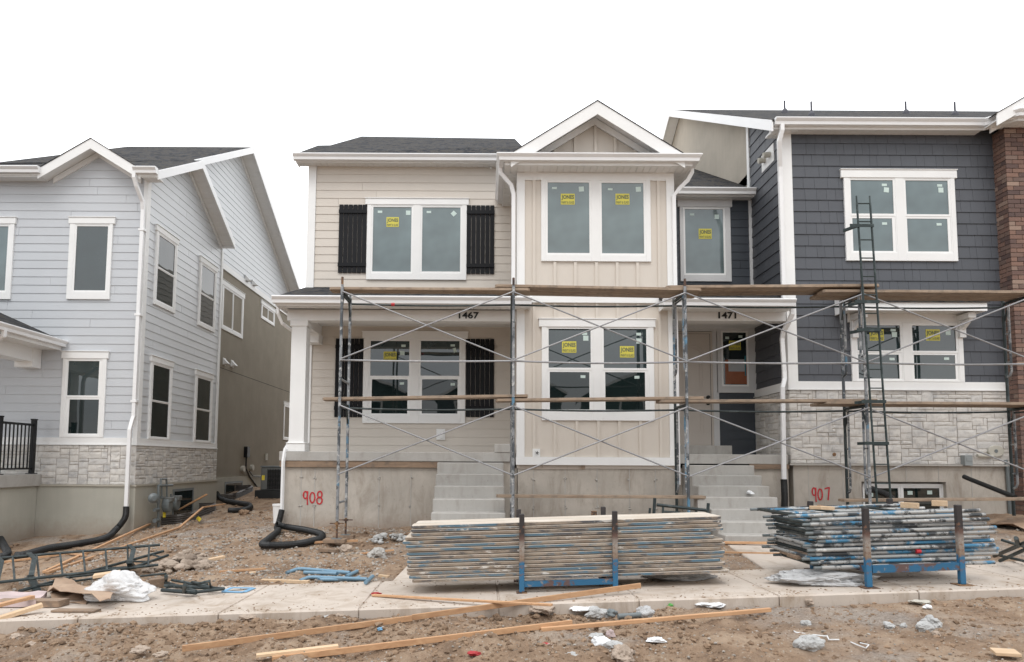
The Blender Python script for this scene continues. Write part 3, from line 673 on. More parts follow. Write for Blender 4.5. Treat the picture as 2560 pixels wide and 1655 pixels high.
for px, py in ((558, 904), (578, 909), (614, 697), (631, 708)):
    yy, zz = rz_(px, py); m = MB(); d = .11; rpl.box(m, yy-.09, yy+.09, zz-.09, zz+.09, .02, .035)
    a, b = yy-.075, yy+.075; m.add([rpl.pt(a,zz+.07,.035), rpl.pt(b,zz+.07,.035), rpl.pt(b,zz-.06,.16), rpl.pt(a,zz-.06,.16), rpl.pt(a,zz-.07,.035), rpl.pt(b,zz-.07,.035)], [(0,1,2,3),(0,3,4),(1,5,2),(3,2,5,4),(0,4,5,1)])
    obj('dryer_vent', m, M['white'], H)
m = MB(); yy, zz = rz_(600, 937); rpl.box(m, 16.3, 24.7, zz-.006, zz+.006, .02, .022); obj('control_joint', m, M['dark_gap'], H)
# front porch at the left frame edge
slx, sy0 = -8.06, 10.6
m = MB(); m.box(-14, slx-.06, sy0+.05, YF-.07, -1.2, 0.98); p = obj('porch_base', m, M['found_green'], H)
zsl = at(50, 1185, 12.2).z
m = MB(); m.box(-14, slx, sy0, YF-.04, zsl-.22, zsl); obj('porch_slab', m, M['concrete_grey'], H, bevel=.01)
m = MB(); pr = [Vector((-12.5, YF-.01, 0)), Vector((0,0,0))]
ez = at(151, 850, 12.4).z; xe = at(151, 850, 12.4).x
tp = at(0, 781, YF)
sl2 = (tp.z-ez)/(xe-tp.x)
m.prism([(xe, YF-.005, ez), (xe, 9.6, ez), (xe-3.5, 9.6, ez+3.5*sl2), (xe-3.5, YF-.005, ez+3.5*sl2)], (0,0,-.035)); obj('porch_roof', m, M['shingle'], H)
m = MB(); m.sweep([(xe-.03, 9.6, ez-.115), (xe-.03, YF-.01, ez-.115)], [( o, u) for o, u in KP]); obj('gutter', m, M['white_metal'], H)
m = MB(); m.box(xe-.05, xe-.03, 9.6, YF-.01, ez-.18, ez-.02); m.box(xe-.75, xe-.05, 9.6, YF-.01, ez-.17, ez-.155); obj('fascia', m, M['white'], H)
xb = at(88, 870, 12.45).x
m = MB(); m.box(xb-.22, xb+.09, 9.9, YF-.25, ez-.42, ez-.17); m.box(xb-.23, xb+.10, YF-.25, YF-.015, ez-.52, ez-.17); obj('porch_beam', m, M['white'], H)
dx = -8.35
downspout(H, [(xe+.03, 10.9, ez-.08), (xe+.03, 10.9, ez-.2), (xe-.25, 10.98, ez-.34), (xe-.42, 11.05, ez-.5), (xe-.44, 11.05, ez-.62), (xe-.44, 11.05, zsl+.1)])
m = MB(); px_ = xe-.62; m.box(px_-.28, px_+.0, 10.9, 11.18, zsl, ez-.42); obj('porch_post', m, M['white'], H, bevel=.006)
# railing
RLY0, RLY1, RX = 11.45, 12.32, -8.16
rl = MB(); rl.box(RX-.02, RX+.02, RLY0, RLY1, zsl+.86, zsl+.90); rl.box(RX-.015, RX+.015, RLY0, RLY1, zsl+.08, zsl+.11)
ro = obj('railing', rl, M['black_metal'], H)
for i in range(9):
    y = RLY0+.05+i*(RLY1-RLY0-.08)/8; m = MB(); m.box(RX-.009, RX+.009, y-.009, y+.009, zsl+.11, zsl+.86); obj('baluster', m, M['black_metal'], ro)
for y in (RLY0, RLY1):
    m = MB(); m.box(RX-.035, RX+.035, y-.035, y+.035, zsl, zsl+.97); m.box(RX-.042, RX+.042, y-.042, y+.042, zsl+.97, zsl+.99); m.box(RX-.07, RX+.07, y-.06, y+.06, zsl, zsl+.015); obj('railing_post', m, M['black_metal'], ro)
# basement windows with wells
for y0, y1 in ((atx(431, 1250, XS+.06).y, atx(483, 1240, XS+.06).y), (atx(548, 1225, XR2+.05).y+.35, atx(596, 1218, XR2+.05).y+.3)):
    X = XS+.06 if y0 < 16.2 else XR2+.05; pl_ = PL('R', X); g0 = G(X+.3, y0)
    w = MB(); zt_ = zb-.14 if y0 < 16.2 else zb-.10
    for a in ((y0, y0+.05, g0-.1, zt_), (y1-.05, y1, g0-.1, zt_), (y0+.05, y1-.05, zt_-.05, zt_), (y0+.05, y0+.06, g0-.1, zt_-.05)): pl_.box(w, *a, -.005, .012)
    wo = obj('basement_window', w, M['grey_metal'], H); gl = MB(); pl_.box(gl, y0+.05, y1-.05, g0-.1, zt_-.05, -.003, .004); obj('pane', gl, M['glass_dark'], wo)
def well(y0, y1, X, dep, h, label):
    m = MB(); n = 22; prof = []
    yc, hy = (y0+y1)/2, (y1-y0)/2
    def ringpt(t, off): 
        a = pi*t; cx_ = max(-1, min(1, 1.25*cos(a))); sx_ = min(1, 1.35*sin(a)); return (X+(dep+off)*sx_, yc-(hy+off)*cx_)
    rows = []
    K = 10
    for k in range(K+1):
        off = .014*sin(k*pi); off = .018 if k % 2 else 0
        rows.append([( *ringpt(i/n, off), 0) for i in range(n+1)])
    vs = []; fs = []
    for k, r in enumerate(rows):
        for (x, y, _) in r: vs.append((x, y, G(x, y)-.05+(h+.05)*k/K*1.0))
    W = n+1
    for k in range(K):
        for i in range(n): fs.append((k*W+i, k*W+i+1, (k+1)*W+i+1, (k+1)*W+i))
    b0 = len(vs)
    for i in range(n+1): x, y, _ = rows[-1][i]; vs.append((x+.03*cos(i), y+.0, G(x, y)+h+.012)); 
    for i in range(n): fs.append((K*W+i, K*W+i+1, b0+i+1, b0+i))
    m.add(vs, fs); o = single('window_well', m, M['well'], label, 'window well', smooth=False); s = o.modifiers.new('s', 'SOLIDIFY'); s.thickness = .012
y0 = atx(440, 1290, XS+.35).y
well(y0, y0+1.75, XS+.07, .42, .16, 'brown corrugated window well under the blue siding beside the gas meters')
y0 = atx(548, 1240, XR2+.3).y+.2
well(y0, y0+1.5, XR2+.07, .5, .13, 'brown corrugated window well against the brown stucco wall near the air conditioner')
# black cable boxes on stucco
m = MB(); yy, zz = rz_(611, 1129); rpl.box(m, yy-.10, yy+.10, zz-.16, zz+.14, .02, .12); o = obj('cable_box', m, M['black_metal'], H)
m = MB(); P_ = [rz_(*q) for q in ((610, 1140), (608, 1170), (617, 1190), (628, 1205), (640, 1222), (655, 1223))]; m.tube([rpl.pt(u, z, .07) for u, z in P_], .022, 6); m.tube([rpl.pt(*rz_(*q), .08) for q in ((616, 1178), (625, 1190), (650, 1192))], .014, 6); obj('cable', m, M['dark_plastic'], o)
for q in ((602, 1172), (625, 1169)):
    m = MB(); yy, zz = rz_(*q); m.tube([rpl.pt(yy, zz, .02), rpl.pt(yy, zz, .10)], .085, 14); obj('meter_cover', m, M['beige_plastic'], H)
m = MB(); yy, zz = rz_(662, 1142); rpl.box(m, yy-.05, yy+.05, zz-.10, zz+.10, .02, .07); obj('outlet_box', m, M['beige_plastic'], H)
# ------------------------------------------------------------ cream house, number 1467
W = PL('F', 12.67); B = PL('F', 11.15)
H = thing('cream_house', 'cream lap sided house numbered 1467 with black shutters, porch and board and batten bay', 'house', (0, 16, 0))
XL, BX0, BX1, XR = -3.41, .50, 3.13, 5.03
zsl = at(1000, 1130, 11.2).z; zst = at(1100, 1154, 11.2).z
# walls
m = MB(); m.box(XL+.004, BX1, 12.676, 27, 0, 6.84); m.box(BX1, XR-.01, 12.70, 21, 0, 6.25); m.box(BX0+.004, BX1-.004, 11.156, 12.67, zst-.1, 6.2)
m.prism([(XL+1.2, 12.8, 6.7), (XL+1.2, 18, 6.7), (XL+1.2, 15.3, 8.0)], (2.6, 0, 0)); obj('wall', m, M['cream_board'], H)
m = MB(); m.box(XL-.02, XL+.003, 12.83, 27, 1.0, 4.3); obj('stucco_wall', m, M['stucco_brown'], H)
m = MB(); lap(PL('L', XL), m, [(12.83, 4.3), (27, 4.3), (27, 6.7), (12.83, 6.7)], 4.3, .1565, seed=12); obj('siding', m, M['cream_siding'], H)
m = MB(); zrow = W.uz(900, 820.7)[1]
lap(W, m, [(XL+.15, zsl+.005), (BX0-.005, zsl+.005), (BX0-.005, 6.89), (XL+.15, 6.89)], zrow, .1565, seed=11); obj('siding', m, M['cream_siding'], H)
m = MB(); W.box(m, XL, XL+.148, zsl+.003, 6.89, -.004, .032); m.box(XL, XL+.03, 12.676, 12.82, zsl, 6.88); obj('trim_board', m, M['white'], H); m = MB()
B.box(m, BX0, BX0+.13, 1.34, 6.10, -.004, .032); B.box(m, BX1-.13, BX1, 1.34, 6.10, -.004, .032); m.box(BX0-.002, BX0+.02, 11.152, 11.28, 1.34, 6.1)
B.box(m, BX0+.13, BX1-.13, 5.97, 6.12, -.004, .030)
B.box(m, BX0-.01, BX1+.01, B.uz(1490, 1163)[1], B.uz(1490, 1143)[1], -.004, .045)
B.box(m, *B.rect(1324, 741, 1651, 758.6), -.004, .06)
obj('trim_board', m, M['white'], H)
# bay boards and battens
m = MB(); B.box(m, BX0+.13, BX1-.13, 1.34, 5.97, -.002, .006); z0g = 6.05; bo = obj('board_panel', m, M['cream_board'], H)
m = MB(); zf0, zf1 = B.uz(1490, 741)[1], B.uz(1490, 758.6)[1]
def bat(px, py, z0, z1): u = B.uz(px, py)[0]; B.box(m, u-.024, u+.024, z0, z1, .004, .030)
zW0 = B.uz(1490, 655)[1]; zw1 = B.uz(1490, 1052)[1]; zw2 = B.uz(1490, 799)[1]
for p in (1387, 1438, 1490.6, 1542.5, 1593.5): bat(p, 690, zf0, zW0-.01)
for p in (1387.3, 1438.5, 1492.3, 1544, 1595.3): bat(p, 780, zw2, zf1)
for p in (1387, 1442, 1496, 1548.7, 1601): bat(p, 1100, 1.34, zw1)
for p in (1335, 1650): bat(p, 950, 1.34, zf1)
for p in (1335, 1646): bat(p, 560, zf0, 5.97)
obj('batten', m, M['cream_board'], H)
# upper windows
w1 = window(H, W, (917.6, 513.7, 1166.5, 700.4), (914.4, 498.8, 1172.2, 513.7), [[(932.6, 519, 1028.4, 680)], [(1055.6, 520, 1150.8, 680)]], glassm='glass_sky')
n = .021
def S(win, pl, px, py, **k): u, z = pl.uz(px, py); stick(win, pl, u, z, n, **k)
def J(win, pl, px, py, w=.235): u, z = pl.uz(px, py); jones(win, pl, u, z, n, w)
J(w1, W, 982, 556); S(w1, W, 950.5, 530.5, w=.085, h=.045); S(w1, W, 1021, 533, w=.085, h=.085); S(w1, W, 1072.5, 531, w=.085, h=.04); S(w1, W, 1134.5, 535, w=.085, h=.085, rot=.75)
w2 = window(H, B, (1352.6, 452, 1625.5, 655), None, [[(1368.8, 458, 1472.7, 634)], [(1503.6, 459, 1608.4, 635)]], glassm='glass_sky')
m = MB(); B.box(m, *B.rect(1346, 436, 1631, 452.3), -.004, .042); obj('window_head', m, M['white'], w2)
J(w2, B, 1419, 499, .232); J(w2, B, 1555.5, 499, .232); S(w2, B, 1385.5, 471.5, w=.08, h=.035); S(w2, B, 1453, 474, w=.085, h=.085, rot=.05); S(w2, B, 1525, 474.5, w=.08, h=.035, rot=-.05); S(w2, B, 1595, 474.5, w=.085, h=.085, rot=.05)
# lower windows
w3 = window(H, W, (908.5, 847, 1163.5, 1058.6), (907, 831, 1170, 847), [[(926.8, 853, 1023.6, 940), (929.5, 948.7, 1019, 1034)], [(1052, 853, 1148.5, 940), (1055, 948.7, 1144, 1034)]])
J(w3, W, 975.5, 892, .24); S(w3, W, 1009, 865, w=.08, h=.045); S(w3, W, 1006, 883, w=.085, h=.085); S(w3, W, 1005, 959, w=.08, h=.045); S(w3, W, 1132, 864, w=.08, h=.04); S(w3, W, 1137, 876, w=.06, h=.085, rot=.3); S(w3, W, 1132, 961, w=.08, h=.045)
w4 = window(H, B, (1354, 818.6, 1634, 1051.8), (1347, 799.5, 1637, 818.6), [[(1371, 823, 1476, 920), (1374, 930.5, 1473, 1024)], [(1508.6, 823, 1615, 921), (1512.7, 931, 1612, 1025)]])
J(w4, B, 1422.5, 868, .235); J(w4, B, 1567, 880, .235); S(w4, B, 1461, 835, w=.085, h=.04); S(w4, B, 1464, 846, w=.085, h=.085); S(w4, B, 1457, 942, w=.08, h=.045); S(w4, B, 1596, 836, w=.08, h=.045); S(w4, B, 1596.5, 853, w=.085, h=.085); S(w4, B, 1591.5, 943.5, w=.08, h=.045)
for r in ((847, 513, 917, 683), (1166.5, 515, 1236, 685.5)): shutter(H, W, r)
for r in ((838, 847, 908, 1043), (1164.6, 848, 1235.5, 1043)): shutter(H, W, r)
# main roof
ez = 6.975; s1 = .55; ry = 12.42
def op(px, py): p = onplane(px, py, ry, ez+.02, s1); return p
P = [op(751, 378), op(795, 363.5), op(826, 363), op(904, 341), op(1287, 346.5), op(1312, 372)]
pts = [(-3.61, ry-.03, ez+.01)]+[tuple(p) for p in P[1:]]+[(1.6, 13.6, ez+.02+s1*1.42), (1.2, ry-.03, ez+.01)]
slab(H, 'shingle_roof', pts, .05, M['shingle'])
eave(H, [(-3.60, 12.67), (-3.60, 12.44), (BX0-.3, 12.44)], 6.985, drop=.02, gp=[(-3.63, 12.44), (BX0-.3, 12.44)])
soffit(H, -3.59, BX0-.3, 12.44, 12.67, 6.87)
# bay roof and gable
g0, g1 = .28, 3.36
eave(H, [(g0, 12.66), (g0, 10.83), (g1, 10.83), (g1, 12.66)], 6.262)
soffit(H, g0, g1, 10.83, 11.15, 6.105); soffit(H, g0, BX0, 11.15, 12.66, 6.105, 'y'); soffit(H, BX1, g1, 11.15, 12.66, 6.105, 'y')
slab(H, 'shingle_roof', [(g0-.03, 10.80, 6.255), (g1+.03, 10.80, 6.255), (g1+.03, 12.7, 6.29), (g0-.03, 12.7, 6.29)], .03, M['shingle'])
gp = at(1493.8, 252, 10.79); gable(H, gp.x, 1.42, 6.27, gp.z, 10.79, 11.13, 14.6, fh=.19, frieze=.10)
m = MB(); zz = 6.27; gz = gp.z-.14
B.poly(m, [(gp.x-1.40, zz), (gp.x+1.40, zz), (gp.x, gz)], -.3, -.001); 
u0 = gp.x
for px in (1387.5, 1438.5, 1489, 1537.7, 1588.5):
    u = B.uz(px, 430)[0]; hh = gz-(gz-zz)*abs(u-gp.x)/1.40-.05; B.box(m, u-.024, u+.024, zz, hh, .0, .032)
obj('gable_wall', m, M['cream_board'], H)
m = MB(); m.box(g0+.3, g1-.3, 11.02, 11.10, 6.262, 6.335); obj('flashing', m, M['black_metal'], H)
# porch roof
pz = 3.885; PYF = 10.83; pR = .72; s2 = (4.52-pz)/(12.67-PYF); pL = -3.40
slab(H, 'porch_roof', [(pL-.02, PYF-.02, pz), (pR, PYF-.02, pz), (pR, 11.14, pz+s2*.31), (BX0-.002, 11.14, pz+s2*.31), (BX0-.002, 12.66, pz+s2*1.83), (pL-.02, 12.66, pz+s2*1.83)], .04, M['shingle'])
eave(H, [(pL, 12.66), (pL, PYF), (pR, PYF), (pR, 11.10)], 3.887, drop=.028, gp=[(pL-.03, PYF), (pR, PYF)])
soffit(H, pL, pR, PYF, 11.14, 3.768); soffit(H, pL, XL+.1, 11.14, 12.66, 3.768, 'y')
m = MB(); m.box(XL+.1, BX0-.01, 11.5, 12.66, 3.775, 3.79); m.prism([(pL+.01, 10.86, pz-.02), (pL+.01, 12.66, pz-.02), (pL+.01, 12.66, pz+s2*1.8)], (.02,0,0)); obj('porch_ceiling', m, M['soffit'], H)
bz0, bz1 = at(1000, 802, 11.22).z, 3.772
m = MB(); m.box(XL+.09, BX0-.004, 11.22, 11.44, bz0, bz1); m.box(XL+.10, XL+.32, 11.44, 12.66, bz0-.0, bz1-.001); m.box(XL+.12, XL+.34, 12.36, 12.655, bz0-.17, bz0); obj('porch_beam', m, M['white'], H)
m = MB(); x0 = at(724, 950, 11.22).x+.01; x1 = x0+.25
m.box(x0, x1, 11.22, 11.47, zsl+.13, bz0-.10); m.box(x0-.02, x1+.02, 11.20, 11.49, bz0-.10, bz0-.0); m.box(x0-.025, x1+.025, 11.195, 11.495, zsl+.003, zsl+.13); m.box(x0-.035, x1+.035, 11.185, 11.505, zsl+.13, zsl+.145)
obj('porch_post', m, M['white'], H, bevel=.004)
m = MB(); xx, zz = at(1172, 797, 11.22).x, at(1172, 797, 11.22).z
def num(s, px, D): 
    c = at(px, 797, D); m = MB(); textmesh(m, s, .165, lambda x, y, d: (c.x+x, D-.006-d, c.z+.002+y), 1.0, .004, .006, (.335 if s == '1467' else .295, .112)); obj('house_number', m, M['number_black'], H, label='black house number '+s)
num('1467', 1172, 11.22)
# slab, step and foundation
m = MB(); m.box(XL+.04, BX0-.02, 11.16, 12.66, zst, zsl); m.box(.14, BX0-.02, 11.15, 11.3, zsl, zsl+.14); obj('porch_slab', m, M['concrete_grey'], H, bevel=.008)
m = MB(); z1 = at(900, 1168, 11.2).z; m.box(XL+.05, at(1097, 1160, 11.2).x, 11.175, 11.215, z1, zst-.002); obj('form_board', m, M['old_board'], H)
def fwall(x0, x1, y0, y1, zt, joints, name='foundation', tie=(1.0, .45)):
    m = MB(); js = [x0]+joints+[x1]
    for i in range(len(js)-1):
        m.box(js[i]+.003, js[i+1]-.003, y0+random.uniform(0,.004), y0+.2, -.6, zt)
    m.box(x0+.004, x1-.004, y0+.012, y1, -.6, zt-.004); o = obj(name, m, M['concrete'], H); t = MB()
    for j in joints:
        for zz in (.52, .98):
            for k in range(3):
                a = random.uniform(0, 6); t.tube([(j, y0+.004, zz), (j+.03*cos(a), y0-.012, zz+.025*sin(a))], .009, 5)
        t.box(j-.007, j+.007, y0-.003, y0+.01, 0.1, zt-.02)
    obj('form_tie', t, M['rust'] if name == 'x' else M['mortar_grey'], o); return o
js = [at(x, 1240, 11.22).x for x in (752, 786, 867, 947, 1027)]
fo = fwall(XL+.07, BX0+.016, 11.22, 26.5, z1, js)
digits(PL('F', 11.219), fo, (757, 1226, 808, 1262), '908')
zb_ = B.uz(1490, 1163)[1]
fb = fwall(BX0+.02, BX1-.02, 11.17, 12.6, zb_-.002, [at(x, 1240, 11.17).x for x in (1334, 1413, 1493, 1574, 1639)])
m = MB(); m.box(BX0+.05, 1.62, 11.155, 11.172, zb_-.07, zb_-.003); obj('mortar_smear', m, M['sidewalk'], fb)
# stairs
def stairs(h, x0, x1, ztop, y0, n_, rise, run, flare=0.0, label=None):
    m = MB()
    for i in range(n_):
        z = ztop-(i)*rise; y = y0-(i+1)*run; f = 0
        m.hexa([(x0, y+.02, -.5), (x1, y+.02, -.5), (x1, y+run+.02, -.5), (x0, y+run+.02, -.5), (x0, y, z), (x1, y, z), (x1, y+run+.02-.001, z), (x0, y+run+.02-.001, z)])
    return obj('front_steps', m, M['concrete_grey'], h, bevel=.012, label=label)
m = MB(); m.box(.27, BX0-.03, 11.19, 11.3, -.3, zst-.002); obj('foundation', m, M['concrete'], H)
stairs(H, -.775, .285, zst-.012, 11.22, 7, .178, .285)
# wall boxes
m = MB(); u, z = W.uz(1102, 1086); W.box(m, u-.08, u+.08, z-.10, z+.10, .0, .04); W.box(m, u-.01, u+.04, z-.07, z+.06, .04, .07); obj('outlet_box', m, M['white'], H)
m = MB(); u, z = B.uz(1340.5, 1132); B.box(m, u-.06, u+.06, z-.065, z+.065, .0, .045); ob = obj('outlet_box', m, M['white'], H)
m = MB(); 
for k in range(5): a = k*1.3; m.tube([B.pt(u+.01, z, .045), B.pt(u+.01+.03*cos(a), z+.03*sin(a), .07)], .005, 4)
obj('wire', m, M['black_metal'], ob)
# downspouts
x = at(1284, 600, 11.0).x
downspout(H, [(g0-.06, 11.05, 6.16), (g0-.06, 11.05, 6.06), (g0+.02, 11.07, 5.97), (g0+.12, 11.09, 5.86), (x, 11.10, 5.72), (x, 11.10, 5.6), (x, 11.10, 3.96)])
x = at(1690, 600, 11.0).x
downspout(H, [(g1+.05, 11.05, 6.16), (g1+.05, 11.05, 6.08), (g1-.02, 11.07, 5.95), (x+.1, 11.09, 5.83), (x, 11.1, 5.70), (x, 11.10, 3.8), (x, 11.10, .9)])
xp = pL-.05
downspout(H, [(pL-.0, 10.98, 3.78), (pL+.0, 10.98, 3.65), (pL+.05, 11.05, 3.5), (-3.22, 11.45, 3.40), (-3.20, 11.54, 3.30), (-3.20, 11.54, 1.75), (-3.26, 11.46, 1.62), (XL+.13, 11.18, 1.44), (XL+.12, 11.13, 1.25), (XL+.12, 11.13, .42)], .032)
# ------------------------------------------------------------ slate grey house with entry 1471
H = thing('grey_house', 'dark slate shingle sided house numbered 1471 with stone base and recessed beige entry door', 'house', (6.5, 16, 0))
A = PL('F', 11.25); E_ = PL('F', 12.66); L_ = PL('L', 5.03); XG = 5.03; XB = 8.61
RY2, RZ2, RS2, YR2 = 11.0, 6.975, .5637, 17.2
rf = lambda y: RZ2+RS2*(y-RY2) if y < YR2 else RZ2+RS2*(YR2-RY2)-.5*(y-YR2)
zb2 = A.uz(2250, 955)[1]; zb1 = A.uz(2250, 974)[1]; zst = A.uz(2250, 1160)[1]; zs = 6.84
m = MB(); m.box(XG+.006, XB+2, 11.256, 22, zst-.03, zs); m.prism([(XG+.006, 11.256, zs-.2), (XG+.006, 22, zs-.2), (XG+.006, 22, rf(22)-.14), (XG+.006, YR2, rf(YR2)-.14), (XG+.006, 11.256, rf(11.256)-.14)], (6, 0, 0))
obj('wall', m, M['stucco_tan'], H)
xf = A.uz(1983, 600)[0]
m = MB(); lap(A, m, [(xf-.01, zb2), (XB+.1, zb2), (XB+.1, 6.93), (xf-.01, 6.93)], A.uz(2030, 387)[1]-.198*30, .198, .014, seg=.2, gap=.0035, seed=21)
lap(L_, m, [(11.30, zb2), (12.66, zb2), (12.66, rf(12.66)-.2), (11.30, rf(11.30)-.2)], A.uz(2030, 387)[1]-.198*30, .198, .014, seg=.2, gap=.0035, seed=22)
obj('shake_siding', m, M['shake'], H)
m = MB(); A.box(m, XG-.03, xf, zb2, 6.93, -.004, .034); L_.box(m, 11.25+.003, 11.36, zb2, 6.97, -.003, .031)
A.box(m, XG-.036, XB+.05, zb1, zb2, -.004, .036); L_.box(m, 11.25-.030, 12.66, zb1, zb2, -.003, .034)
A.box(m, XG-.05, XB+.05, zb1-.018, zb1, -.004, .055); L_.box(m, 11.2, 12.66, zb1-.018, zb1, -.003, .052)
L_.box(m, 12.66, 12.76, 6.2, rf(12.7)-.2, -.004, .03); obj('trim_board', m, M['white'], H)
m = MB(); ashlar(A, m, XG-.02, XB+.02, zst, zb1-.02, 31, cell=.062); ashlar(L_, m, 11.25-.02, 12.66, zst, zb1-.02, 32, cell=.062)
s = obj('stone_veneer', m, M['stone'], H); m = MB(); A.box(m, XG-.012, XB, zst, zb1-.02, -.02, .012); L_.box(m, 11.26, 12.66, zst, zb1-.02, -.02, .012); obj('mortar_bed', m, M['mortar'], s)
m = MB(); A.box(m, XG-.06, XB, zst-.03, zst-.002, -.02, .075); obj('ledge', m, M['mortar_grey'], H)
# foundation
m = MB(); js = [XG+.01]+[A.uz(x, 1240)[0] for x in (1985, 2022, 2108)]+[A.uz(x, 1240)[0] for x in (2267, 2348, 2430)]+[XB]
wx0, wx1, wz0, wz1 = A.rect(2154, 1209, 2358, 1277); wx1 += .05
for i in range(len(js)-1):
    a, b = js[i]+.003, js[i+1]-.003
    if b <= wx0 or a >= wx1: m.box(a, b, 11.24, 11.4, -.5, zst-.03)
    else:
        m.box(a, b, 11.24, 11.4, wz1+.03, zst-.03)
        if a < wx0: m.box(a, wx0, 11.24, 11.4, -.5, wz1+.03)
        if b > wx1: m.box(wx1, b, 11.24, 11.4, -.5, wz1+.03)
m.box(XG+.012, XB, 11.41, 20, -.5, zst-.04)
fo = obj('foundation', m, M['concrete'], H)
t = MB()
for x in js[1:-1]: t.box(x-.006, x+.006, 11.236, 11.25, wz1+.03 if wx0 < x < wx1 else .2, zst-.05)
obj('form_tie', t, M['mortar_grey'], fo)
digits(PL('F', 11.239), fo, (2029, 1217, 2074, 1255), '907')
FW = PL('F', 11.36); w = window(H, FW, (2155, 1209, 2359, 1310), None, [[(2160, 1220, 2244, 1300)], [(2257, 1220, 2347, 1300)]], mats=('vinyl', 'vinyl'), proud=.045, glassm='glass_dark', name='basement_window')
for px, py in ((2175, 1237), (2273, 1232), (2322, 1231)): u, z = FW.uz(px, py); stick(w, FW, u, z, .021, .08, .06)
# main roof
onp = lambda px, py: onplane(px, py, RY2, RZ2+.02, RS2)
slab(H, 'shingle_roof', [(4.745, RY2-.02, rf(RY2)), (9.3, RY2-.02, rf(RY2)), (15, RY2+.5, rf(RY2+.5)), (15, YR2, rf(YR2)), (4.745, YR2, rf(YR2))], .04, M['shingle'])
slab(H, 'shingle_roof', [(4.745, YR2, rf(YR2)), (15, YR2, rf(YR2)), (15, 22.4, rf(22.4)), (4.745, 22.4, rf(22.4))], .04, M['shingle'])
m = MB()
for ya, yb in ((RY2-.02, YR2), (YR2, 22.4)): m.prism([(4.74, ya, rf(ya)), (4.74, yb, rf(yb)), (4.74, yb, rf(yb)-.19), (4.74, ya, rf(ya)-.19)], (.022, 0, 0))
obj('rake_board', m, M['white_metal'], H)
m = MB()
for ya, yb in ((RY2+.02, YR2), (YR2, 22.4)):
    n_ = int((yb-ya)/.12)
    for i in range(n_):
        p, q = ya+(yb-ya)*i/n_, ya+(yb-ya)*(i+1)/n_-.005; m.prism([(4.765, p, rf(p)-.13), (4.765, q, rf(q)-.13), (XG, q, rf(q)-.13), (XG, p, rf(p)-.13)], (0,0,.012))
obj('soffit', m, M['soffit'], H)
m = MB(); L_.poly(m, [(11.3, rf(11.3)-.15), (16.9, rf(16.9)-.15), (16.9, rf(16.9)-.23), (11.3, rf(11.3)-.23)], .001, .026); obj('frieze', m, M['white'], H)
bx = 8.30
eave(H, [(4.80, 11.24), (4.80, 11.03), (bx, 11.03), (bx+.32, 10.70), (13, 10.70)], 6.99, drop=.043, gp=[(4.785, 11.03), (bx, 11.03), (bx+.32, 10.70), (13, 10.70)])
soffit(H, 4.80, bx, 11.03, 11.25, 6.85); soffit(H, bx, 13, 10.72, 11.03, 6.851); soffit(H, 4.80, XG, 11.25, 11.4, 6.845)
# stucco texture wall is the body; vent hood
m = MB(); u0, z0 = L_.uz(1922, 395); vz = L_.uz(1922, 395)[1]
yv0, yv1 = L_.uz(1907, 410)[0], L_.uz(1937, 380)[0]; L_.box(m, yv1, yv0, vz-.16, vz+.16, .008, .022); vb = obj('vent_plate', m, M['white'], H)
for f in (.3, .72):
    m = MB(); yy = yv1+(yv0-yv1)*f; m.tube([L_.pt(yy, vz+.02, .02), L_.pt(yy, vz-.0, .14)], .05, 10); obj('vent_hood', m, M['beige_plastic'], vb)
# upper window and awning window
w = window(H, A, (2110, 447, 2387, 653.7), (2099, 427.5, 2387.6, 447), [[(2125, 452, 2230.6, 535.8), (2130, 547, 2229.5, 628.7)], [(2262, 453, 2368, 537.5), (2266.5, 548, 2367.5, 630)]], glassm='glass_sky')
n = .021
S(w, A, 2209, 463.5, w=.085, h=.042); S(w, A, 2214, 476, w=.085, h=.085, rot=-.1); S(w, A, 2347, 465, w=.085, h=.042); S(w, A, 2350, 476.5, w=.085, h=.085); S(w, A, 2209.5, 560, w=.085, h=.042); S(w, A, 2345.5, 562, w=.085, h=.042)
w = window(H, A, (2126, 807, 2405, 955), None, [[(2140.5, 814, 2248, 876.7), (2144, 887, 2245.8, 947)], [(2278, 815, 2386.6, 878), (2283, 888, 2386, 948)]], low_dark=False)
m = MB(); A.box(m, *A.rect(2117, 786, 2408, 807.2), -.004, .034); obj('window_head', m, M['white'], w)
J(w, A, 2190, 838, .235); J(w, A, 2330, 838, .235); S(w, A, 2231, 826, w=.085, h=.042); S(w, A, 2234, 837, w=.085, h=.085); S(w, A, 2368, 832, w=.085, h=.085); S(w, A, 2228, 898, w=.085, h=.042); S(w, A, 2364, 897, w=.085, h=.042)
ax0, ax1, D = at(2120, 765, 10.82).x, at(2468, 765, 10.82).x, 10.82; z1, z0 = at(2300, 755.5, D).z, at(2300, 776, D).z
m = MB(); m.box(ax0, ax1, D, D+.025, z0, z1); m.box(ax0, ax0+.022, D+.026, 11.25, z0, z1); m.box(ax1-.022, ax1, D+.026, 11.25, z0, z1)
m.prism([(ax0+.001, D+.026, z1), (ax0+.001, 11.25, z1), (ax0+.001, 11.25, z1+.26)], (.02,0,0)); m.prism([(ax1-.021, D+.026, z1), (ax1-.021, 11.25, z1), (ax1-.021, 11.25, z1+.26)], (.02,0,0))
aw = obj('awning', m, M['white'], H); slab(H, 'awning_roof', [(ax0-.03, D-.03, z1+.02), (ax1+.03, D-.03, z1+.02), (ax1+.03, 11.24, z1+.30), (ax0-.03, 11.24, z1+.30)], .025, M['shingle'])
soffit(H, ax0+.03, ax1-.03, D+.03, 11.24, z0+.03)
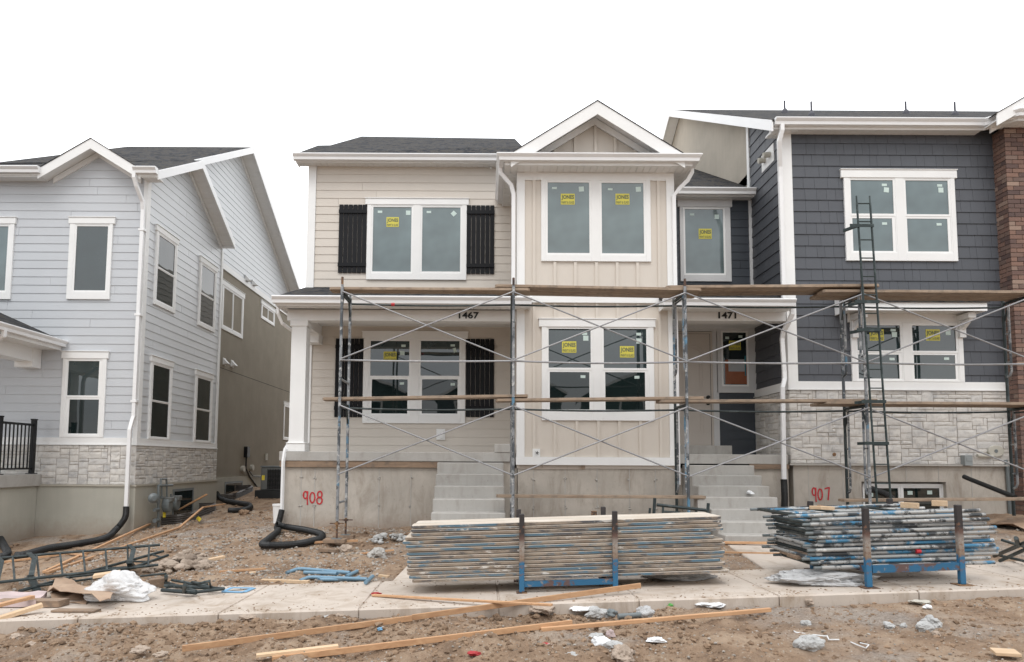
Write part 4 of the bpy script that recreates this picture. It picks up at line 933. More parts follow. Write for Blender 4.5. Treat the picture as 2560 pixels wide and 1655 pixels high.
for px0, px1 in ((2124, 2142), (2390, 2406)):
    xa, xb = A.uz(px0, 820)[0], A.uz(px1, 820)[0]; zz0 = A.uz(px0, 846)[1]; zz1 = z0-.0; m = MB()
    m.box(xa, xb, 11.16, 11.22, zz0, zz1-.09); m.box(xa-.01, xb+.01, 10.93, 11.22, zz1-.09, zz1); m.prism([(xa+.02, 11.16, zz0+.12), (xa+.02, 11.16, zz0+.24), (xa+.02, 10.99, zz1-.09), (xa+.02, 10.94, zz1-.09)], (xb-xa-.04, 0, 0))
    obj('awning_bracket', m, M['white'], H, bevel=.004)
# entry wall
m = MB(); m.box(3.10, XG, 12.67, 12.9, .9, 6.27); obj('wall', m, M['dark_gap'], H)
zsl = at(1800, 1136, 11.25).z; zsb = at(1800, 1160, 11.25).z
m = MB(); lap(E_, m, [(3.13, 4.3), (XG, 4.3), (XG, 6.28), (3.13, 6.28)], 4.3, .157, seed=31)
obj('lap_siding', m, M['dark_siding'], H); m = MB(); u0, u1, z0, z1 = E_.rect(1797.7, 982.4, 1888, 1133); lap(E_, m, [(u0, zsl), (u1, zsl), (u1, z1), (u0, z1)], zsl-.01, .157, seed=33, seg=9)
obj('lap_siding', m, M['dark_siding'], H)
m = MB(); a = E_.uz(1884, 600)[0]; E_.box(m, a-.09, XG, 4.3, 6.25, -.003, .03); obj('trim_board', m, M['light_grey_trim'], H); m = MB()
ub = E_.uz(1888, 1050)[0]; E_.box(m, ub, XG, zsl, z1, -.003, .032)
obj('trim_board', m, M['light_grey_trim'], H)
w = window(H, E_, (1699, 519, 1825.6, 704.7), (1692, 499, 1828, 519), [[(1712, 524.5, 1807.5, 684.5)]], mats=('light_grey_trim', 'vinyl'), glassm='glass_sky')
J(w, E_, 1762, 585.5, .245); S(w, E_, 1729, 537, w=.085, h=.042); S(w, E_, 1791, 543, w=.085, h=.085)
# door and side panel with small window
dz0, dz1 = E_.uz(1735, 1114)[1], E_.uz(1735, 835)[1]; du1 = E_.uz(1776, 980)[0]; du0 = du1-.93
pu0 = E_.uz(1781, 960)[0]+.01
w = window(H, E_, (1792, 812, 1895, 982.4), None, [[(1806.5, 832, 1865, 962)]], mats=('light_grey_trim', 'vinyl'), glassm='glass_dark')
m = MB(); a = E_.uz(1792, 980)[0]; E_.box(m, a, u0, zsl+.1, z1, -.003, .034); E_.box(m, du1+.045, a, zsl+.1, dz1+.05, -.003, .033); E_.box(m, 3.15, E_.uz(1895, 812)[0], dz1+.05, 3.95, -.003, .03)
E_.box(m, du0-.10, du0-.045, zsl+.1, dz1+.05, -.003, .033); obj('trim_board', m, M['light_grey_trim'], H)
u, z = E_.uz(1836, 860)[0], E_.uz(1836, 864)[1]; jones(w, E_, u, z, .021, .22)
m = MB(); E_.box(m, *E_.rect(1812, 900, 1866, 960), .0206, .0215); obj('poster', m, M['orange'], w); m = MB(); E_.box(m, *E_.rect(1820, 899, 1863, 929), .0217, .0225); obj('notice', m, M['paper_grey'], w)
m = MB(); E_.box(m, *E_.rect(1860.5, 890, 1863.5, 940), .0227, .023); obj('teal_strip', m, M['teal'], w)
for q in ((1817, 845), (1850, 842)): S(w, E_, *q, w=.07, h=.045)
m = MB(); E_.box(m, du0, du1, dz0, dz1, -.003, .012)
def ringp(a, b, c, d, arch=0):
    t = .014
    pts = [(a, c), (b, c), (b, d)]+([((a+b)/2+(b-a)/2*cos(pi*k/8), d+arch*sin(pi*k/8)) for k in range(1, 8)] if arch else [])+[(a, d)]
    for i in range(len(pts)):
        p, q = pts[i], pts[(i+1) % len(pts)]; m.bar(E_.pt(p[0], p[1], .014), E_.pt(q[0], q[1], .014), .012, .012)
ringp(du0+.14, du1-.14, dz0+.22, dz0+.78); ringp(du0+.14, du1-.14, dz0+1.0, dz1-.3, .10); ringp(du0+.19, du1-.19, dz0+.27, dz0+.73); ringp(du0+.19, du1-.19, dz0+1.05, dz1-.34, .09)
d = obj('door', m, M['door'], H)
m = MB()
for q in ((du0-.04, du0-.006, dz0, dz1+.04), (du1+.008, du1+.045, dz0, dz1+.04), (du0-.006, du1+.008, dz1+.006, dz1+.04)): E_.box(m, *q, -.003, .022)
obj('door_frame', m, M['door'], H)
m = MB(); E_.box(m, du1+.0005, du1+.0075, dz0, dz1, -.002, .0125); obj('door_gap', m, M['black_metal'], d)
for py in (993, 1009):
    u, z = E_.uz(1769, py); m = MB(); m.tube([E_.pt(u, z, .012), E_.pt(u, z, .045), E_.pt(u, z, .05), E_.pt(u, z, .075)], [.032, .032, .02, .028], 12); obj('door_knob', m, M['black_metal'], d)
# entry upper roof
zt = 6.368; slab(H, 'shingle_roof', [(3.36, 12.42, zt-.01), (5.032, 12.42, zt-.01), (5.032, 16.6, zt+4.18*.548), (3.36, 16.6, zt+4.18*.548)], .04, M['shingle'])
eave(H, [(3.30, 12.44), (5.0, 12.44)], zt, drop=.02); soffit(H, 3.15, 5.0, 12.44, 12.66, 6.245)
# entry porch
pz = 3.875; slab(H, 'porch_roof', [(2.84, 10.81, pz), (4.93, 10.81, pz), (4.93, 11.2, pz+.13), (4.99, 11.2, pz+.13), (4.99, 12.65, pz+.60), (3.14, 12.65, pz+.60), (3.14, 11.12, pz+.11), (2.84, 11.12, pz+.11)], .035, M['shingle'])
eave(H, [(2.84, 11.1), (2.84, 10.83), (4.94, 10.83)], 3.88, drop=.028, gp=[(2.83, 10.83), (4.94, 10.83)]); soffit(H, 2.84, 4.98, 10.83, 11.2, 3.762)
m = MB(); m.box(3.14, 5.0, 11.45, 12.65, 3.768, 3.78); obj('porch_ceiling', m, M['soffit'], H)
bz = at(1800, 802, 11.22).z; m = MB(); m.box(3.135, 4.985, 11.22, 11.44, bz, 3.766); obj('porch_beam', m, M['white'], H)
num('1471', 1818, 11.22)
m = MB(); m.box(3.14, 4.95, 11.2, 12.65, zsb, zsl); obj('porch_slab', m, M['concrete_grey'], H, bevel=.008)
m = MB(); m.box(3.2, E_.uz(1813, 1120)[0], 12.3, 12.655, zsl+.001, dz0-.005); obj('door_step', m, M['concrete_grey'], H, bevel=.008)
zq = at(1900, 1172, 11.2).z; m = MB(); m.box(4.32, 4.96, 11.195, 11.235, zq, zsb-.002); obj('form_board', m, M['old_board'], H)
m = MB(); m.box(3.15, 4.96, 11.24, 12.6, -.3, zq); obj('porch_base', m, M['concrete'], H)
stairs(H, 3.22, 4.30, zsb-.02, 11.24, 7, .155, .283)
x = at(1953, 600, 11.2).x-.0
downspout(H, [(4.90, 10.97, 6.88), (4.90, 10.97, 6.78), (4.87, 11.02, 6.62), (4.94, 11.18, 6.25), (4.95, 11.2, 6.08), (4.95, 11.2, 3.95)])
downspout(H, [(4.93, 10.86, 3.76), (4.93, 10.86, 3.66), (4.90, 10.95, 3.52), (4.86, 11.05, 3.4), (4.86, 11.10, 3.3), (4.88, 11.10, 2.75), (4.87, 11.08, 2.62), (4.80, 11.0, 2.48), (4.80, 11.0, 2.3), (4.80, 11.04, .96)])
# things on the stone wall
m = MB(); A.box(m, *A.rect(2398.5, 1138, 2418, 1164), .03, .13); A.box(m, *A.rect(2402, 1143, 2416, 1153), .13, .136); obj('outlet_box', m, M['grey_box'], H, bevel=.006)
m = MB(); u, z = A.uz(2484, 1128); P_ = circ(u, z, .13, .095, n=20)[:-1]; A.poly(m, P_, .02, .07); v = obj('vent_cover', m, M['beige_plastic'], H, bevel=.006); m = MB(); A.poly(m, circ(u-.01, z, .03, .03, n=12)[:-1], .0705, .074); obj('grille', m, M['grey_metal'], v)
m = MB(); a = A.uz(2432, 1139); b = A.uz(2472, 1141); m.tube([A.pt(*a, .10), A.pt(*b, .08)], .03, 10); obj('pipe_stub', m, M['beige_plastic'], H)
m = MB(); u, z = A.uz(2083, 1136); A.poly(m, circ(u, z, .028, .03, n=9)[:-1], .03, .045); obj('hose_bib', m, M['rust'], H)
m = MB(); a = A.uz(2510, 1150); m.tube([A.pt(a[0], a[1], .03), A.pt(a[0]+.01, a[1]-.1, .05), A.pt(a[0]+.02, .45, .05)], .028, 8); obj('conduit', m, M['grey_metal'], H)
# roof vents
for px, py, top in ((1962, 283, 252), (2029, 290, 254), (2265, 285, 254), (2388, 288, 255)):
    p = onplane(px, py, RY2, RZ2, RS2); h = at(px, top, p.y).z-p.z; m = MB(); m.tube([(p.x, p.y, p.z-.05), (p.x, p.y, p.z+h)], .019*p.y/14, 10); v = obj('vent_pipe', m, M['vent_pipe'], H)
    m = MB(); k = p.y/14; m.tube([(p.x, p.y, p.z-.1), (p.x, p.y, p.z+.03), (p.x, p.y, p.z+.07*k), (p.x, p.y, p.z+.10*k)], [.075*k, .068*k, .05*k, .025*k], 14); obj('flashing_boot', m, M['vent_pipe'], v)
# ------------------------------------------------------------ brick house at the right edge
H = thing('brick_house', 'brown brick fronted house with a white gable at the right edge of the row', 'house', (11, 16, 0))
q = PL('L', XB); f = PL('F', 10.98)
m = MB(); m.box(XB+.02, 14, 11.0, 22, -.5, 6.85); obj('wall', m, M['mortar_grey'], H)
m = MB(); bricks(q, m, 10.985, 11.26, .45, 6.85, 1); bricks(f, m, XB-.012, 12, .45, 6.85, 2); obj('brick_veneer', m, M['brick'], H)
gx = at(2560, 246, 10.64); zf_ = at(2500, 283, 10.64)
gable(H, zf_.x+1.9, 1.95, zf_.z, zf_.z+1.9*.6, 10.64, 10.98, 14, fh=.17)
m = MB(); f.poly(m, [(zf_.x+.1, 7.0), (zf_.x+3.7, 7.0), (zf_.x+1.9, 8.0)], -.2, 0); obj('gable_wall', m, M['cream_board'], H)
slab(H, 'shingle_roof', [(8.45, 10.66, 6.985), (13, 10.66, 6.985), (13, 11.3, 7.1), (8.65, 11.3, 7.1)], .03, M['shingle'])
# ------------------------------------------------------------ ground, pavement
def axis(a, b, step, far0, far1, g=1.25):
    v = []; x = a; s = step
    while x > far0: v.append(x); s *= g; x -= s
    v.append(far0); v = v[::-1]; x = a+step; s = step
    while x < b: v.append(x); x += step
    while x < far1: v.append(x); s *= g; x += s
    v.append(far1); return v
KY = 6.03
def dz(x, y):
    a = .5; 
    if y < 6.02: a = 1.0
    if 6.0 < y < 7.47: return -.10
    e = min(1, max(0, abs(x)/60)); P = Vector((x, y, 0))
    left = 1 if x < 1.3 else max(.5, 1-(x-1.3)*.35)
    h = .050*noise.noise(P*1.1)+.040*noise.noise(P*2.7+Vector((5,1,0)))*left+.034*noise.noise(P*6+Vector((1,9,0)))*left+.030*noise.noise(P*14)*left+.018*noise.noise(P*33)*left
    if y < 6.02: return h*(1.0 if y < 5.9 else .7)-.005
    return h*(.75 if y < 11 else .7)
xs = axis(-7.5, 8.5, .034, -90, 90); ys = axis(3.4, 6.02, .028, -70, 6.0)
ys = [y for y in ys if y < 6.0]+[6.0, 6.06, 6.3, 7.0, 7.44, 7.50]
y = 7.54; s = .036
while y < 130: ys.append(y); s *= 1.010 if y < 13 else 1.10; y += s
vs = []
for y in ys:
    for x in xs: vs.append((x, y, G(x, y)+dz(x, y)))
nx = len(xs); m = MB(); m.v = vs; m.f = [(j*nx+i, j*nx+i+1, (j+1)*nx+i+1, (j+1)*nx+i) for j in range(len(ys)-1) for i in range(nx-1)]
me = bpy.data.meshes.new('ground'); me.from_pydata(m.v, [], m.f); me.materials.append(M['dirt'])
for p in me.polygons: p.use_smooth = True
gr = bpy.data.objects.new('ground', me); COL.objects.link(gr); gr['kind'] = 'structure'
# sidewalk slabs with joints
m = MB(); X0 = .122; k = -12
while k < 13:
    a = X0+k*1.215+.006; b = a+1.215-.012; t = .008
    for (y0, y1) in ((6.03, 7.42),):
        za, zb_ = sw(a), sw(b)
        top = [(a+t, y0+t*2, za), (b-t, y0+t*2, zb_), (b-t, y1-t, zb_), (a+t, y1-t, za)]
        mid = [(a, y0, za-.012), (b, y0, zb_-.012), (b, y1, zb_-.012), (a, y1, za-.012)]
        bot = [(x, y, z-.16) for x, y, z in mid]
        m.add(top+mid+bot, [(0,1,2,3)]+[(i, i+4, (i+1) % 4+4, (i+1) % 4) for i in range(4)]+[(i+4, i+8, (i+1) % 4+8, (i+1) % 4+4) for i in range(4)])
    k += 1
m.prism([(X0-12*1.215, 6.05, sw(X0-12*1.215)-.02), (X0+13*1.215, 6.05, sw(X0+13*1.215)-.02), (X0+13*1.215, 7.4, sw(X0+13*1.215)-.02), (X0-12*1.215, 7.4, sw(X0-12*1.215)-.02)], (0,0,-.1))
o = obj('sidewalk', m, M['sidewalk']); o['kind'] = 'structure'
m = MB(); a = (3.02, 7.44); b = (4.35, 7.44); c = (4.32, 9.25); d = (3.2, 9.25)
def zz(p): return G(p[0], p[1])+.035
m.prism([(a[0], a[1], sw(a[0])-.004), (b[0], b[1], sw(b[0])-.004), (c[0], c[1], .21), (d[0], d[1], .19)], (0,0,-.2)); o = obj('entry_path', m, M['sidewalk'], bevel=.01); o['kind'] = 'structure'
m = MB(); m.prism([(-1.0, 7.44, sw(-1)-.004), (.4, 7.44, sw(.4)-.004), (.30, 9.3, .13), (-.8, 9.3, .12)], (0,0,-.2)); o = obj('entry_path', m, M['sidewalk'], bevel=.01); o['kind'] = 'structure'
# gravel, clods: uncountable
R = random.Random(5); m = MB(); m2 = MB()
tmpl = []
for k in range(8):
    t = MB(); rock_mb(t, (0,0,0), 1, 100+k, .65, 1); tmpl.append(t)
def scat(mb, n_, x0, x1, y0, y1, r0, r1, pred=None):
    i = 0
    while i < n_:
        x, y = R.uniform(x0, x1), R.uniform(y0, y1); i += 1
        if pred and not pred(x, y): continue
        r = r0*(r1/r0)**(R.random()**2.2); t = tmpl[R.randrange(8)]; a = R.uniform(0, 6.28); ca, sa = cos(a)*r, sin(a)*r; z = G(x, y)+dz(x, y)+r*.12
        mb.add([(x+p[0]*ca-p[1]*sa, y+p[0]*sa+p[1]*ca, z+p[2]*r) for p in t.v], t.f)
scat(m, 13000, -4, 4.6, 3.6, 6.0, .004, .026, lambda x, y: R.random() < (1 if x < 1.6 else .45)); scat(m, 900, -4, 1.6, 5.4, 6.02, .008, .038)
scat(m, 2200, -7, 1.6, 7.5, 11.1, .008, .04); scat(m, 500, -9, -3.2, 11, 17, .01, .05)
scat(m2, 3800, -4, 5.5, 3.6, 6.0, .004, .014, lambda x, y: noise.noise(Vector((x*.7, y*.9, 3))) > (-.1 if x < 1 else .0) ); scat(m2, 9000, -5.5, .2, 7.5, 11.1, .006, .026, lambda x, y: noise.noise(Vector((x*.8, y*.8, 3))) > -.15); scat(m2, 1200, -6.4, -3.5, 11, 15, .008, .025)
scat(m2, 900, 2.0, 3.1, 7.45, 9.2, .004, .014)
scat(m2, 500, 4.6, 8, 7.5, 11, .008, .03)
o = obj('dirt_clods', m, M['clod']); o['kind'] = 'stuff'; finish(o, 'loose brown dirt clods strewn over the bare ground', 'dirt clods')
o = obj('gravel', m2, M['gravel']); o['kind'] = 'stuff'; finish(o, 'grey gravel scattered over the bare ground', 'gravel')
m = MB(); R = random.Random(9)    # crumbs on the pavement
for i in range(1400):
    x, y = R.uniform(-4.5, 6.5), R.uniform(6.06, 7.4); y = y if R.random() < .35 else (6.06+.2*R.random()**2 if R.random() < .5 else 7.41-.25*R.random()**2); r = R.uniform(.002, .008)*(1.5 if R.random() < .1 else 1); t = tmpl[i % 8]; m.add([(x+p[0]*r*1.4, y+p[1]*r*1.4, sw(x)+p[2]*r*.7+r*.2) for p in t.v], t.f)
o = obj('dirt_crumbs', m, M['clod']); o['kind'] = 'stuff'; finish(o, 'small brown dirt crumbs scattered on the pale sidewalk', 'dirt crumbs')
# rubble heap left
def heap(px, py, rx, ry, n_, r0, r1, mat, label, seed):
    R = random.Random(seed); c = og(px, py); m = MB()
    for i in range(n_):
        a = R.uniform(0, 6.28); q = sqrt(R.random()); x, y = c.x+rx*q*cos(a), c.y+ry*q*sin(a); r = R.uniform(r0, r1)*(1.3-q*.6)
        rock_mb(m, (x, y, G(x, y)+(1-q)*.10+r*.2), r, seed*99+i, .7, 2 if r > .04 else 1)
    o = obj('rubble', m, M[mat]); o['kind'] = 'stuff'; finish(o, label, 'rubble')
heap(452, 1418, .42, .32, 90, .02, .075, 'rock', 'heap of broken tan rock beside the fallen ladder frame', 3)
heap(975, 1353, .36, .16, 60, .02, .06, 'rock_grey', 'pale grey heap of crumbled mortar by the cream house foundation', 4)
heap(470, 1400, .3, .12, 30, .02, .05, 'rock', 'spread of small tan stones behind the rubble heap', 6)
# single rocks
def rk_(px, py, w, label, mat='rock', seed=1, sq=.7, grp=None):
    p = og(px, py); r = w/2/F*p.y; m = MB(); rock_mb(m, (p.x, p.y, p.z+r*.30), r, seed, sq, 4); single('rock', m, M[mat], label, 'rock', grp, smooth=False)
for i, a in enumerate([
 (1492, 1541, 46, 'tan boulder beside the grey crumpled bag in the foreground dirt'), (1535, 1627, 58, 'pale tan lumpy rock low in the foreground, right of the white bag'),
 (1555, 1650, 70, 'broad tan rock cut off by the bottom edge of the photo'), (1430, 1645, 30, 'upright greyish stone left of the tan lumps at the bottom edge'),
 (1490, 1595, 34, 'grey wedge stone below the long wood strip'), (1512, 1583, 30, 'small brown stone tucked under the long wood strip'),
 (820, 1553, 26, 'white angular stone left of the crossed wood strips'), (850, 1531, 24, 'pale stone at the kerb face above the long strip'),
 (2022, 1508, 26, 'round beige stone near the kerb in front of the pipe rack'), (2014, 1565, 26, 'small grey lump in the middle of the right foreground'),
 (2223, 1569, 26, 'grey rock left of the pair of bigger grey rocks'), (2258, 1567, 16, 'tiny grey pebble rock between the grey rocks'),
 (2330, 1560, 40, 'brownish grey rock, hindmost of the right foreground cluster'), (2310, 1573, 36, 'white flecked grey rock in the middle of the right cluster'), (2339, 1588, 20, 'round pale stone at the front of the right cluster'),
 (2023, 1618, 50, 'knobbly pale grey rock alone in the right foreground dirt'), (400, 1640, 30, 'flat whitish stone near the bottom left'), (350, 1632, 44, 'long low pale stone near the bottom left'),
 (80, 1615, 24, 'yellowish stone in the dirt at far left bottom'), (42, 1596, 26, 'pale chip stone at far left in the dirt'), (620, 1540, 44, 'flat pale rock against the kerb left of the strips'), (1355, 1520, 60, 'long pale slab like rock behind the strip crossing')]):
    rk_(a[0], a[1], a[2], a[3], 'rock_grey' if 'grey' in a[3] or 'white' in a[3] else 'rock', 40+i, .45 if ('flat' in a[3] or 'low' in a[3] or 'slab' in a[3]) else .75)
rk_(943, 1393, 46, 'grey concrete chunk standing by the plank stack', 'concrete_grey', 91, .9); rk_(862, 1378, 32, 'tan broken block lying between the pads and the concrete chunk', 'rock', 92)
rk_(610, 1285, 22, 'brown rock on the slope below the coiled hose', 'clod', 93); rk_(718, 1341, 20, 'pinkish rock inside the loop of black hose', 'rock', 94)
# ------------------------------------------------------------ lumber on the ground
def strip(pts, w, h, label, mat='lumber', name='wood_strip', lift=.02, grp=None, cat='wood strip', wh=None, sag=True):
    P = []
    for q in pts:
        p = og(q[0], q[1]); p.z += (q[2] if len(q) > 2 else lift); P.append(p)
    m = MB()
    if len(P) == 2:
        d = P[1]-P[0]; 
        m.bar(P[0], P[1], w, h)
    else:
        for i in range(len(P)-1): 
            a, b = P[i], P[i+1]; e = (b-a).normalized()*.004; m.bar(a+e*(1 if i else 0), b-e*(0 if i == len(P)-2 else 1), w-.001*i, h-.001*i)
    return single(name, m, M[mat], label, cat, grp, bevel=.002)
strip([(455, 1632, .03), (1030, 1561, .05)], .02, .045, 'long wood strip, left half of the one running up to the pavement edge')
strip([(1030, 1559, .05), (1602, 1483, .07)], .02, .045, 'wood strip with a thin white tie near its end, leaning on the kerb')
strip([(932, 1491, .012), (1380, 1553, .13)], .038, .018, 'thin wood strip slanting down from the red litter across the others')
strip([(680, 1660, .03), (1430, 1573, .05)], .022, .042, 'wood strip entering from the bottom edge of the photo')
strip([(1352, 1584, .03), (1926, 1540, .05)], .035, .03, 'reddish wood strip pointing right in the foreground dirt')
strip([(640, 1662, .06), (845, 1637, .06)], .05, .02, 'pale wood strip lying doubled on another at the bottom edge', 'lumber_pale')
strip([(655, 1456, .02), (773, 1460, .02)], .05, .035, 'short pale stud at the back edge of the pavement', 'lumber_pale')
strip([(744, 1363, .03), (895, 1357, .03)], .045, .03, 'reddish stick in front of the scaffold pads', 'lumber')
strip([(548, 1434, .02), (664, 1426, .02)], .03, .025, 'thin stick in the gravel left of the blue pipes')
strip([(505, 1410, .03), (560, 1398, .03)], .08, .035, 'short block of lumber right of the rubble heap', 'lumber_pale')
strip([(623, 1438, .02), (640, 1436, .02)], .05, .03, 'tiny wood offcut beside the thin stick', 'lumber_pale')
strip([(800, 1380, .03), (843, 1383, .03)], .09, .04, 'weathered block offcut near the broken tan block', 'old_board')
strip([(948, 1444, .02), (972, 1447, .02)], .04, .03, 'broken wood chunk left of the plank stack', 'lumber_pale')
strip([(1810, 1362, .03), (1960, 1364, .03)], .05, .03, 'reddish board lying across the foot of the entry steps')
strip([(1812, 1385, .02), (1955, 1388, .02)], .03, .02, 'thin stick across the entry path')
strip([(985, 1383, .04), (900, 1390, .03)], .03, .02, 'thin reddish stick running behind the concrete chunk')
strip([(350, 1422, .02), (645, 1268, .02)], .035, .03, 'x') if False else None
# two long strips by the blue house
def strip3(P, w, h, label, mat='lumber'):
    m = MB()
    for i in range(len(P)-1): m.bar(P[i], P[i+1], w-.001*i, h-.001*i)
    return single('wood_strip', m, M[mat], label, 'wood strip', bevel=.002)
a = og(110, 1430, .03); b = og(418, 1290, .05); c = atx(517, 1236, XS+.75); strip3([a, b], .04, .03, 'lower half of the strip leaning toward the gas meters'); strip3([b, c], .04, .03, 'upper half of the strip propped over the window well')
a = og(118, 1432, .04); b = og(448, 1319, .05); c = og(508, 1268, .25); d = og(562, 1260, .22); strip3([a, b], .045, .03, 'strip running from the fallen ladder up the slope'); strip3([b, c, d], .04, .025, 'kinked thin strip resting over the window well edge')
strip([(0, 1412, .03), (240, 1380, .03)], .045, .025, 'reddish strip lying behind the fallen ladder frame'); strip([(165, 1388, .03), (215, 1395, .03)], .04, .02, 'short stick under the ladder rungs')
# left lumber pile at frame edge
strip([(-60, 1516, .035), (160, 1516, .035)], .14, .06, 'thick brown plank lying on the pavement at the left edge', 'old_board', 'board', cat='board')
strip([(-40, 1560, .05), (105, 1532, .07)], .09, .035, 'fresh pine board, lower of the pair at the left edge', 'lumber_pale', 'board', cat='board')
strip([(-40, 1548, .09), (80, 1519, .10)], .06, .03, 'fresh pine board, upper of the pair at the left edge', 'lumber', 'board', cat='board')
strip([(137, 1529, .012), (243, 1530, .012)], .10, .018, 'thin grey board lying flat on the pavement below the cardboard', 'old_board', 'board', cat='board')
strip([(210, 1500, .05), (302, 1488, .05)], .06, .085, 'brown timber block under the plastic bag', 'old_board', 'board', cat='board')
strip([(372, 1472, .05), (412, 1466, .05)], .10, .10, 'round edged timber block poking out right of the plastic bag', 'old_board', 'board', cat='board')
strip([(232, 1478, .16), (298, 1470, .17)], .16, .035, 'fresh pine offcut lying on top of the cardboard beside the bag', 'lumber_pale', 'board', cat='board')
# cardboard
def sheet(P, th, name, mat, label, cat, warp=.02, seed=1, n_=8):
    m = MB(); vs = []; A_, B_, C_, D_ = [Vector(p) for p in P]
    for s_ in (0, 1):
        for j in range(n_+1):
            for i in range(n_+1):
                u, v = i/n_, j/n_; p = (A_*(1-u)+B_*u)*(1-v)+(D_*(1-u)+C_*u)*v
                p = p+Vector((0,0,warp*noise.noise(p*5+Vector((seed,0,0)))*2-(th if s_ else 0))); vs.append(p)
    W_ = n_+1; fs = [(j*W_+i, j*W_+i+1, (j+1)*W_+i+1, (j+1)*W_+i) for j in range(n_) for i in range(n_)]; o_ = W_*W_
    fs += [tuple(k+o_ for k in f[::-1]) for f in fs]
    r_ = [i for i in range(W_)]+[j*W_+n_ for j in range(1, W_)]+[n_*W_+i for i in range(n_-1, -1, -1)]+[j*W_ for j in range(n_-1, 0, -1)]
    fs += [(r_[k], r_[(k+1) % len(r_)], r_[(k+1) % len(r_)]+o_, r_[k]+o_) for k in range(len(r_))]
    m.add(vs, fs); return single(name, m, M[mat], label, cat, smooth=True)
g = lambda px, py, z: og(px, py, z)
sheet([g(115, 1470, .10), g(272, 1496, .12), g(300, 1465, .10), g(150, 1452, .09)], .006, 'cardboard_sheet', 'cardboard', 'torn flap of brown cardboard curling up beside the timber block', 'cardboard', .05, 2)
sheet([g(130, 1502, .012), g(215, 1508, .012), g(235, 1475, .03), g(125, 1480, .04)], .006, 'cardboard_sheet', 'cardboard', 'flattened brown cardboard piece below the curling flap', 'cardboard', .03, 5)
sheet([g(-60, 1504, .06), g(90, 1504, .06), g(118, 1478, .07), g(-60, 1482, .07)], .05, 'cardboard_box', 'litter_pink', 'flat pinkish printed carton at the left edge of the pavement', 'carton', .012, 7) if 'litter_pink' in M else None
# plastic bag
def blob(c, sx, sy, sz, seed, name, mat, label, cat, amp=.45, det=5, rot=0, hf=1):
    bm = bmesh.new(); bmesh.ops.create_icosphere(bm, subdivisions=det, radius=1); m = MB(); vs = []; o_ = Vector((seed*3.1, seed*1.7, 0))
    for v in bm.verts:
        k = 1+amp*noise.noise(v.co*1.2+o_)+amp*.45*abs(noise.noise(v.co*3+o_))-amp*.25*hf*abs(noise.noise(v.co*6+o_))+amp*.12*hf*noise.noise(v.co*13+o_); p = v.co*k
        x, y = p.x*sx, p.y*sy; z = max(0.0, p.z*sz+sz*.55)+.002
        vs.append((c.x+x*cos(rot)-y*sin(rot), c.y+x*sin(rot)+y*cos(rot), c.z+z))
    m.add(vs, [tuple(v.index for v in f.verts) for f in bm.faces]); bm.free(); return single(name, m, M[mat], label, cat, smooth=True)
c = og(305, 1496, .015); o = blob(Vector((c.x, c.y, c.z)), .30, .17, .14, 5, 'plastic_bag', 'film', 'crumpled white plastic film draped over the timber blocks', 'plastic film', .6, rot=-.25, hf=.35)
# ------------------------------------------------------------ more site objects
def litter(px, py, w, label, mat, seed, sz=.35, lift=0, cat='litter', name='litter'):
    p = og(px, py, lift); r = w/2/F*p.y; blob(p, r, r*.7, r*sz, seed, name, mat, label, cat, .7, 4)
for i, a in enumerate([(1185, 1638, 30, 'crumpled red and white packaging in the foreground dirt', 'red_plastic', .35), (1186, 1618, 28, 'white scrap lying above the red packaging', 'litter_white', .3), (939, 1487, 24, 'red scrap on the pavement left of the thin strip', 'red_plastic', .3),
    (1366, 1612, 30, 'small red ribbon scrap under the entering strip', 'red_plastic', .12), (1503, 1614, 40, 'white plastic bag scrap above the pale tan rock', 'litter_white', .6), (1525, 1540, 34, 'dark grey crumpled plastic left of the grey pipe', 'grey_metal', .6), (1611, 1543, 40, 'light grey crumpled plastic right of the grey pipe', 'film_grey', .8),
    (1526, 1592, 18, 'pink paper scrap sticking up under the strip', 'litter_pink', 1.2), (1463, 1515, 60, 'torn white paper bag near the kerb', 'litter_white', .2), (2300, 1508, 50, 'torn beige paper near the kerb at right', 'beige_plastic', .2), (2318, 1521, 20, 'white paper flap below the torn beige paper', 'litter_white', .5),
    (1641, 1603, 44, 'white and blue wrapper in the foreground dirt', 'litter_white', .25), (951, 1576, 12, 'tiny blue scrap under the long strip', 'blue_plastic', .7), (1676, 1502, 12, 'small green plastic bit at the kerb', 'green_plastic', .9),
    (1778, 1515, 58, 'folded blue and white leaflet in the dirt by the kerb', 'litter_white', .2), (1866, 1239, 1, '', 'litter_white', .4)]):
    if a[2] > 2: litter(a[0], a[1], a[2], a[3], a[4], 11+i, a[5])
p = at(1866, 1241, 10.5); m = MB(); blob(Vector((p.x, 10.35, .79)), .05, .04, .03, 60, 'litter', 'litter_white', 'white paper scrap lying on the entry steps', 'litter', .6, 3)
a = og(1545, 1541, .03); b = og(1600, 1537, .03); m = MB(); m.tube([a, b], .022, 12); single('plastic_pipe', m, M['grey_metal'], 'short grey pipe between two crumpled plastics in the dirt', 'pipe', smooth=True)
m = MB(); pts = [og(x, y, .015) for x, y in ((1983, 1577), (1990, 1581), (2050, 1589), (2068, 1590), (2072, 1599), (2098, 1599))]; m.tube(pts, .005, 6); single('white_cord', m, M['litter_white'], 'bent white cord lying in the right foreground dirt', 'cord')
m = MB(); pts = [og(x, y, .012) for x, y in ((2127, 1605), (2145, 1613), (2165, 1620), (2172, 1612), (2150, 1607))]; m.tube(pts, .004, 6); single('white_cord', m, M['litter_white'], 'looped white cord right of the bent white cord', 'cord')
strip([(2482, 1637, .02), (2546, 1641, .02)], .13, .02, 'pale flat board scrap at the bottom right corner', 'lumber_pale', 'board', cat='board')
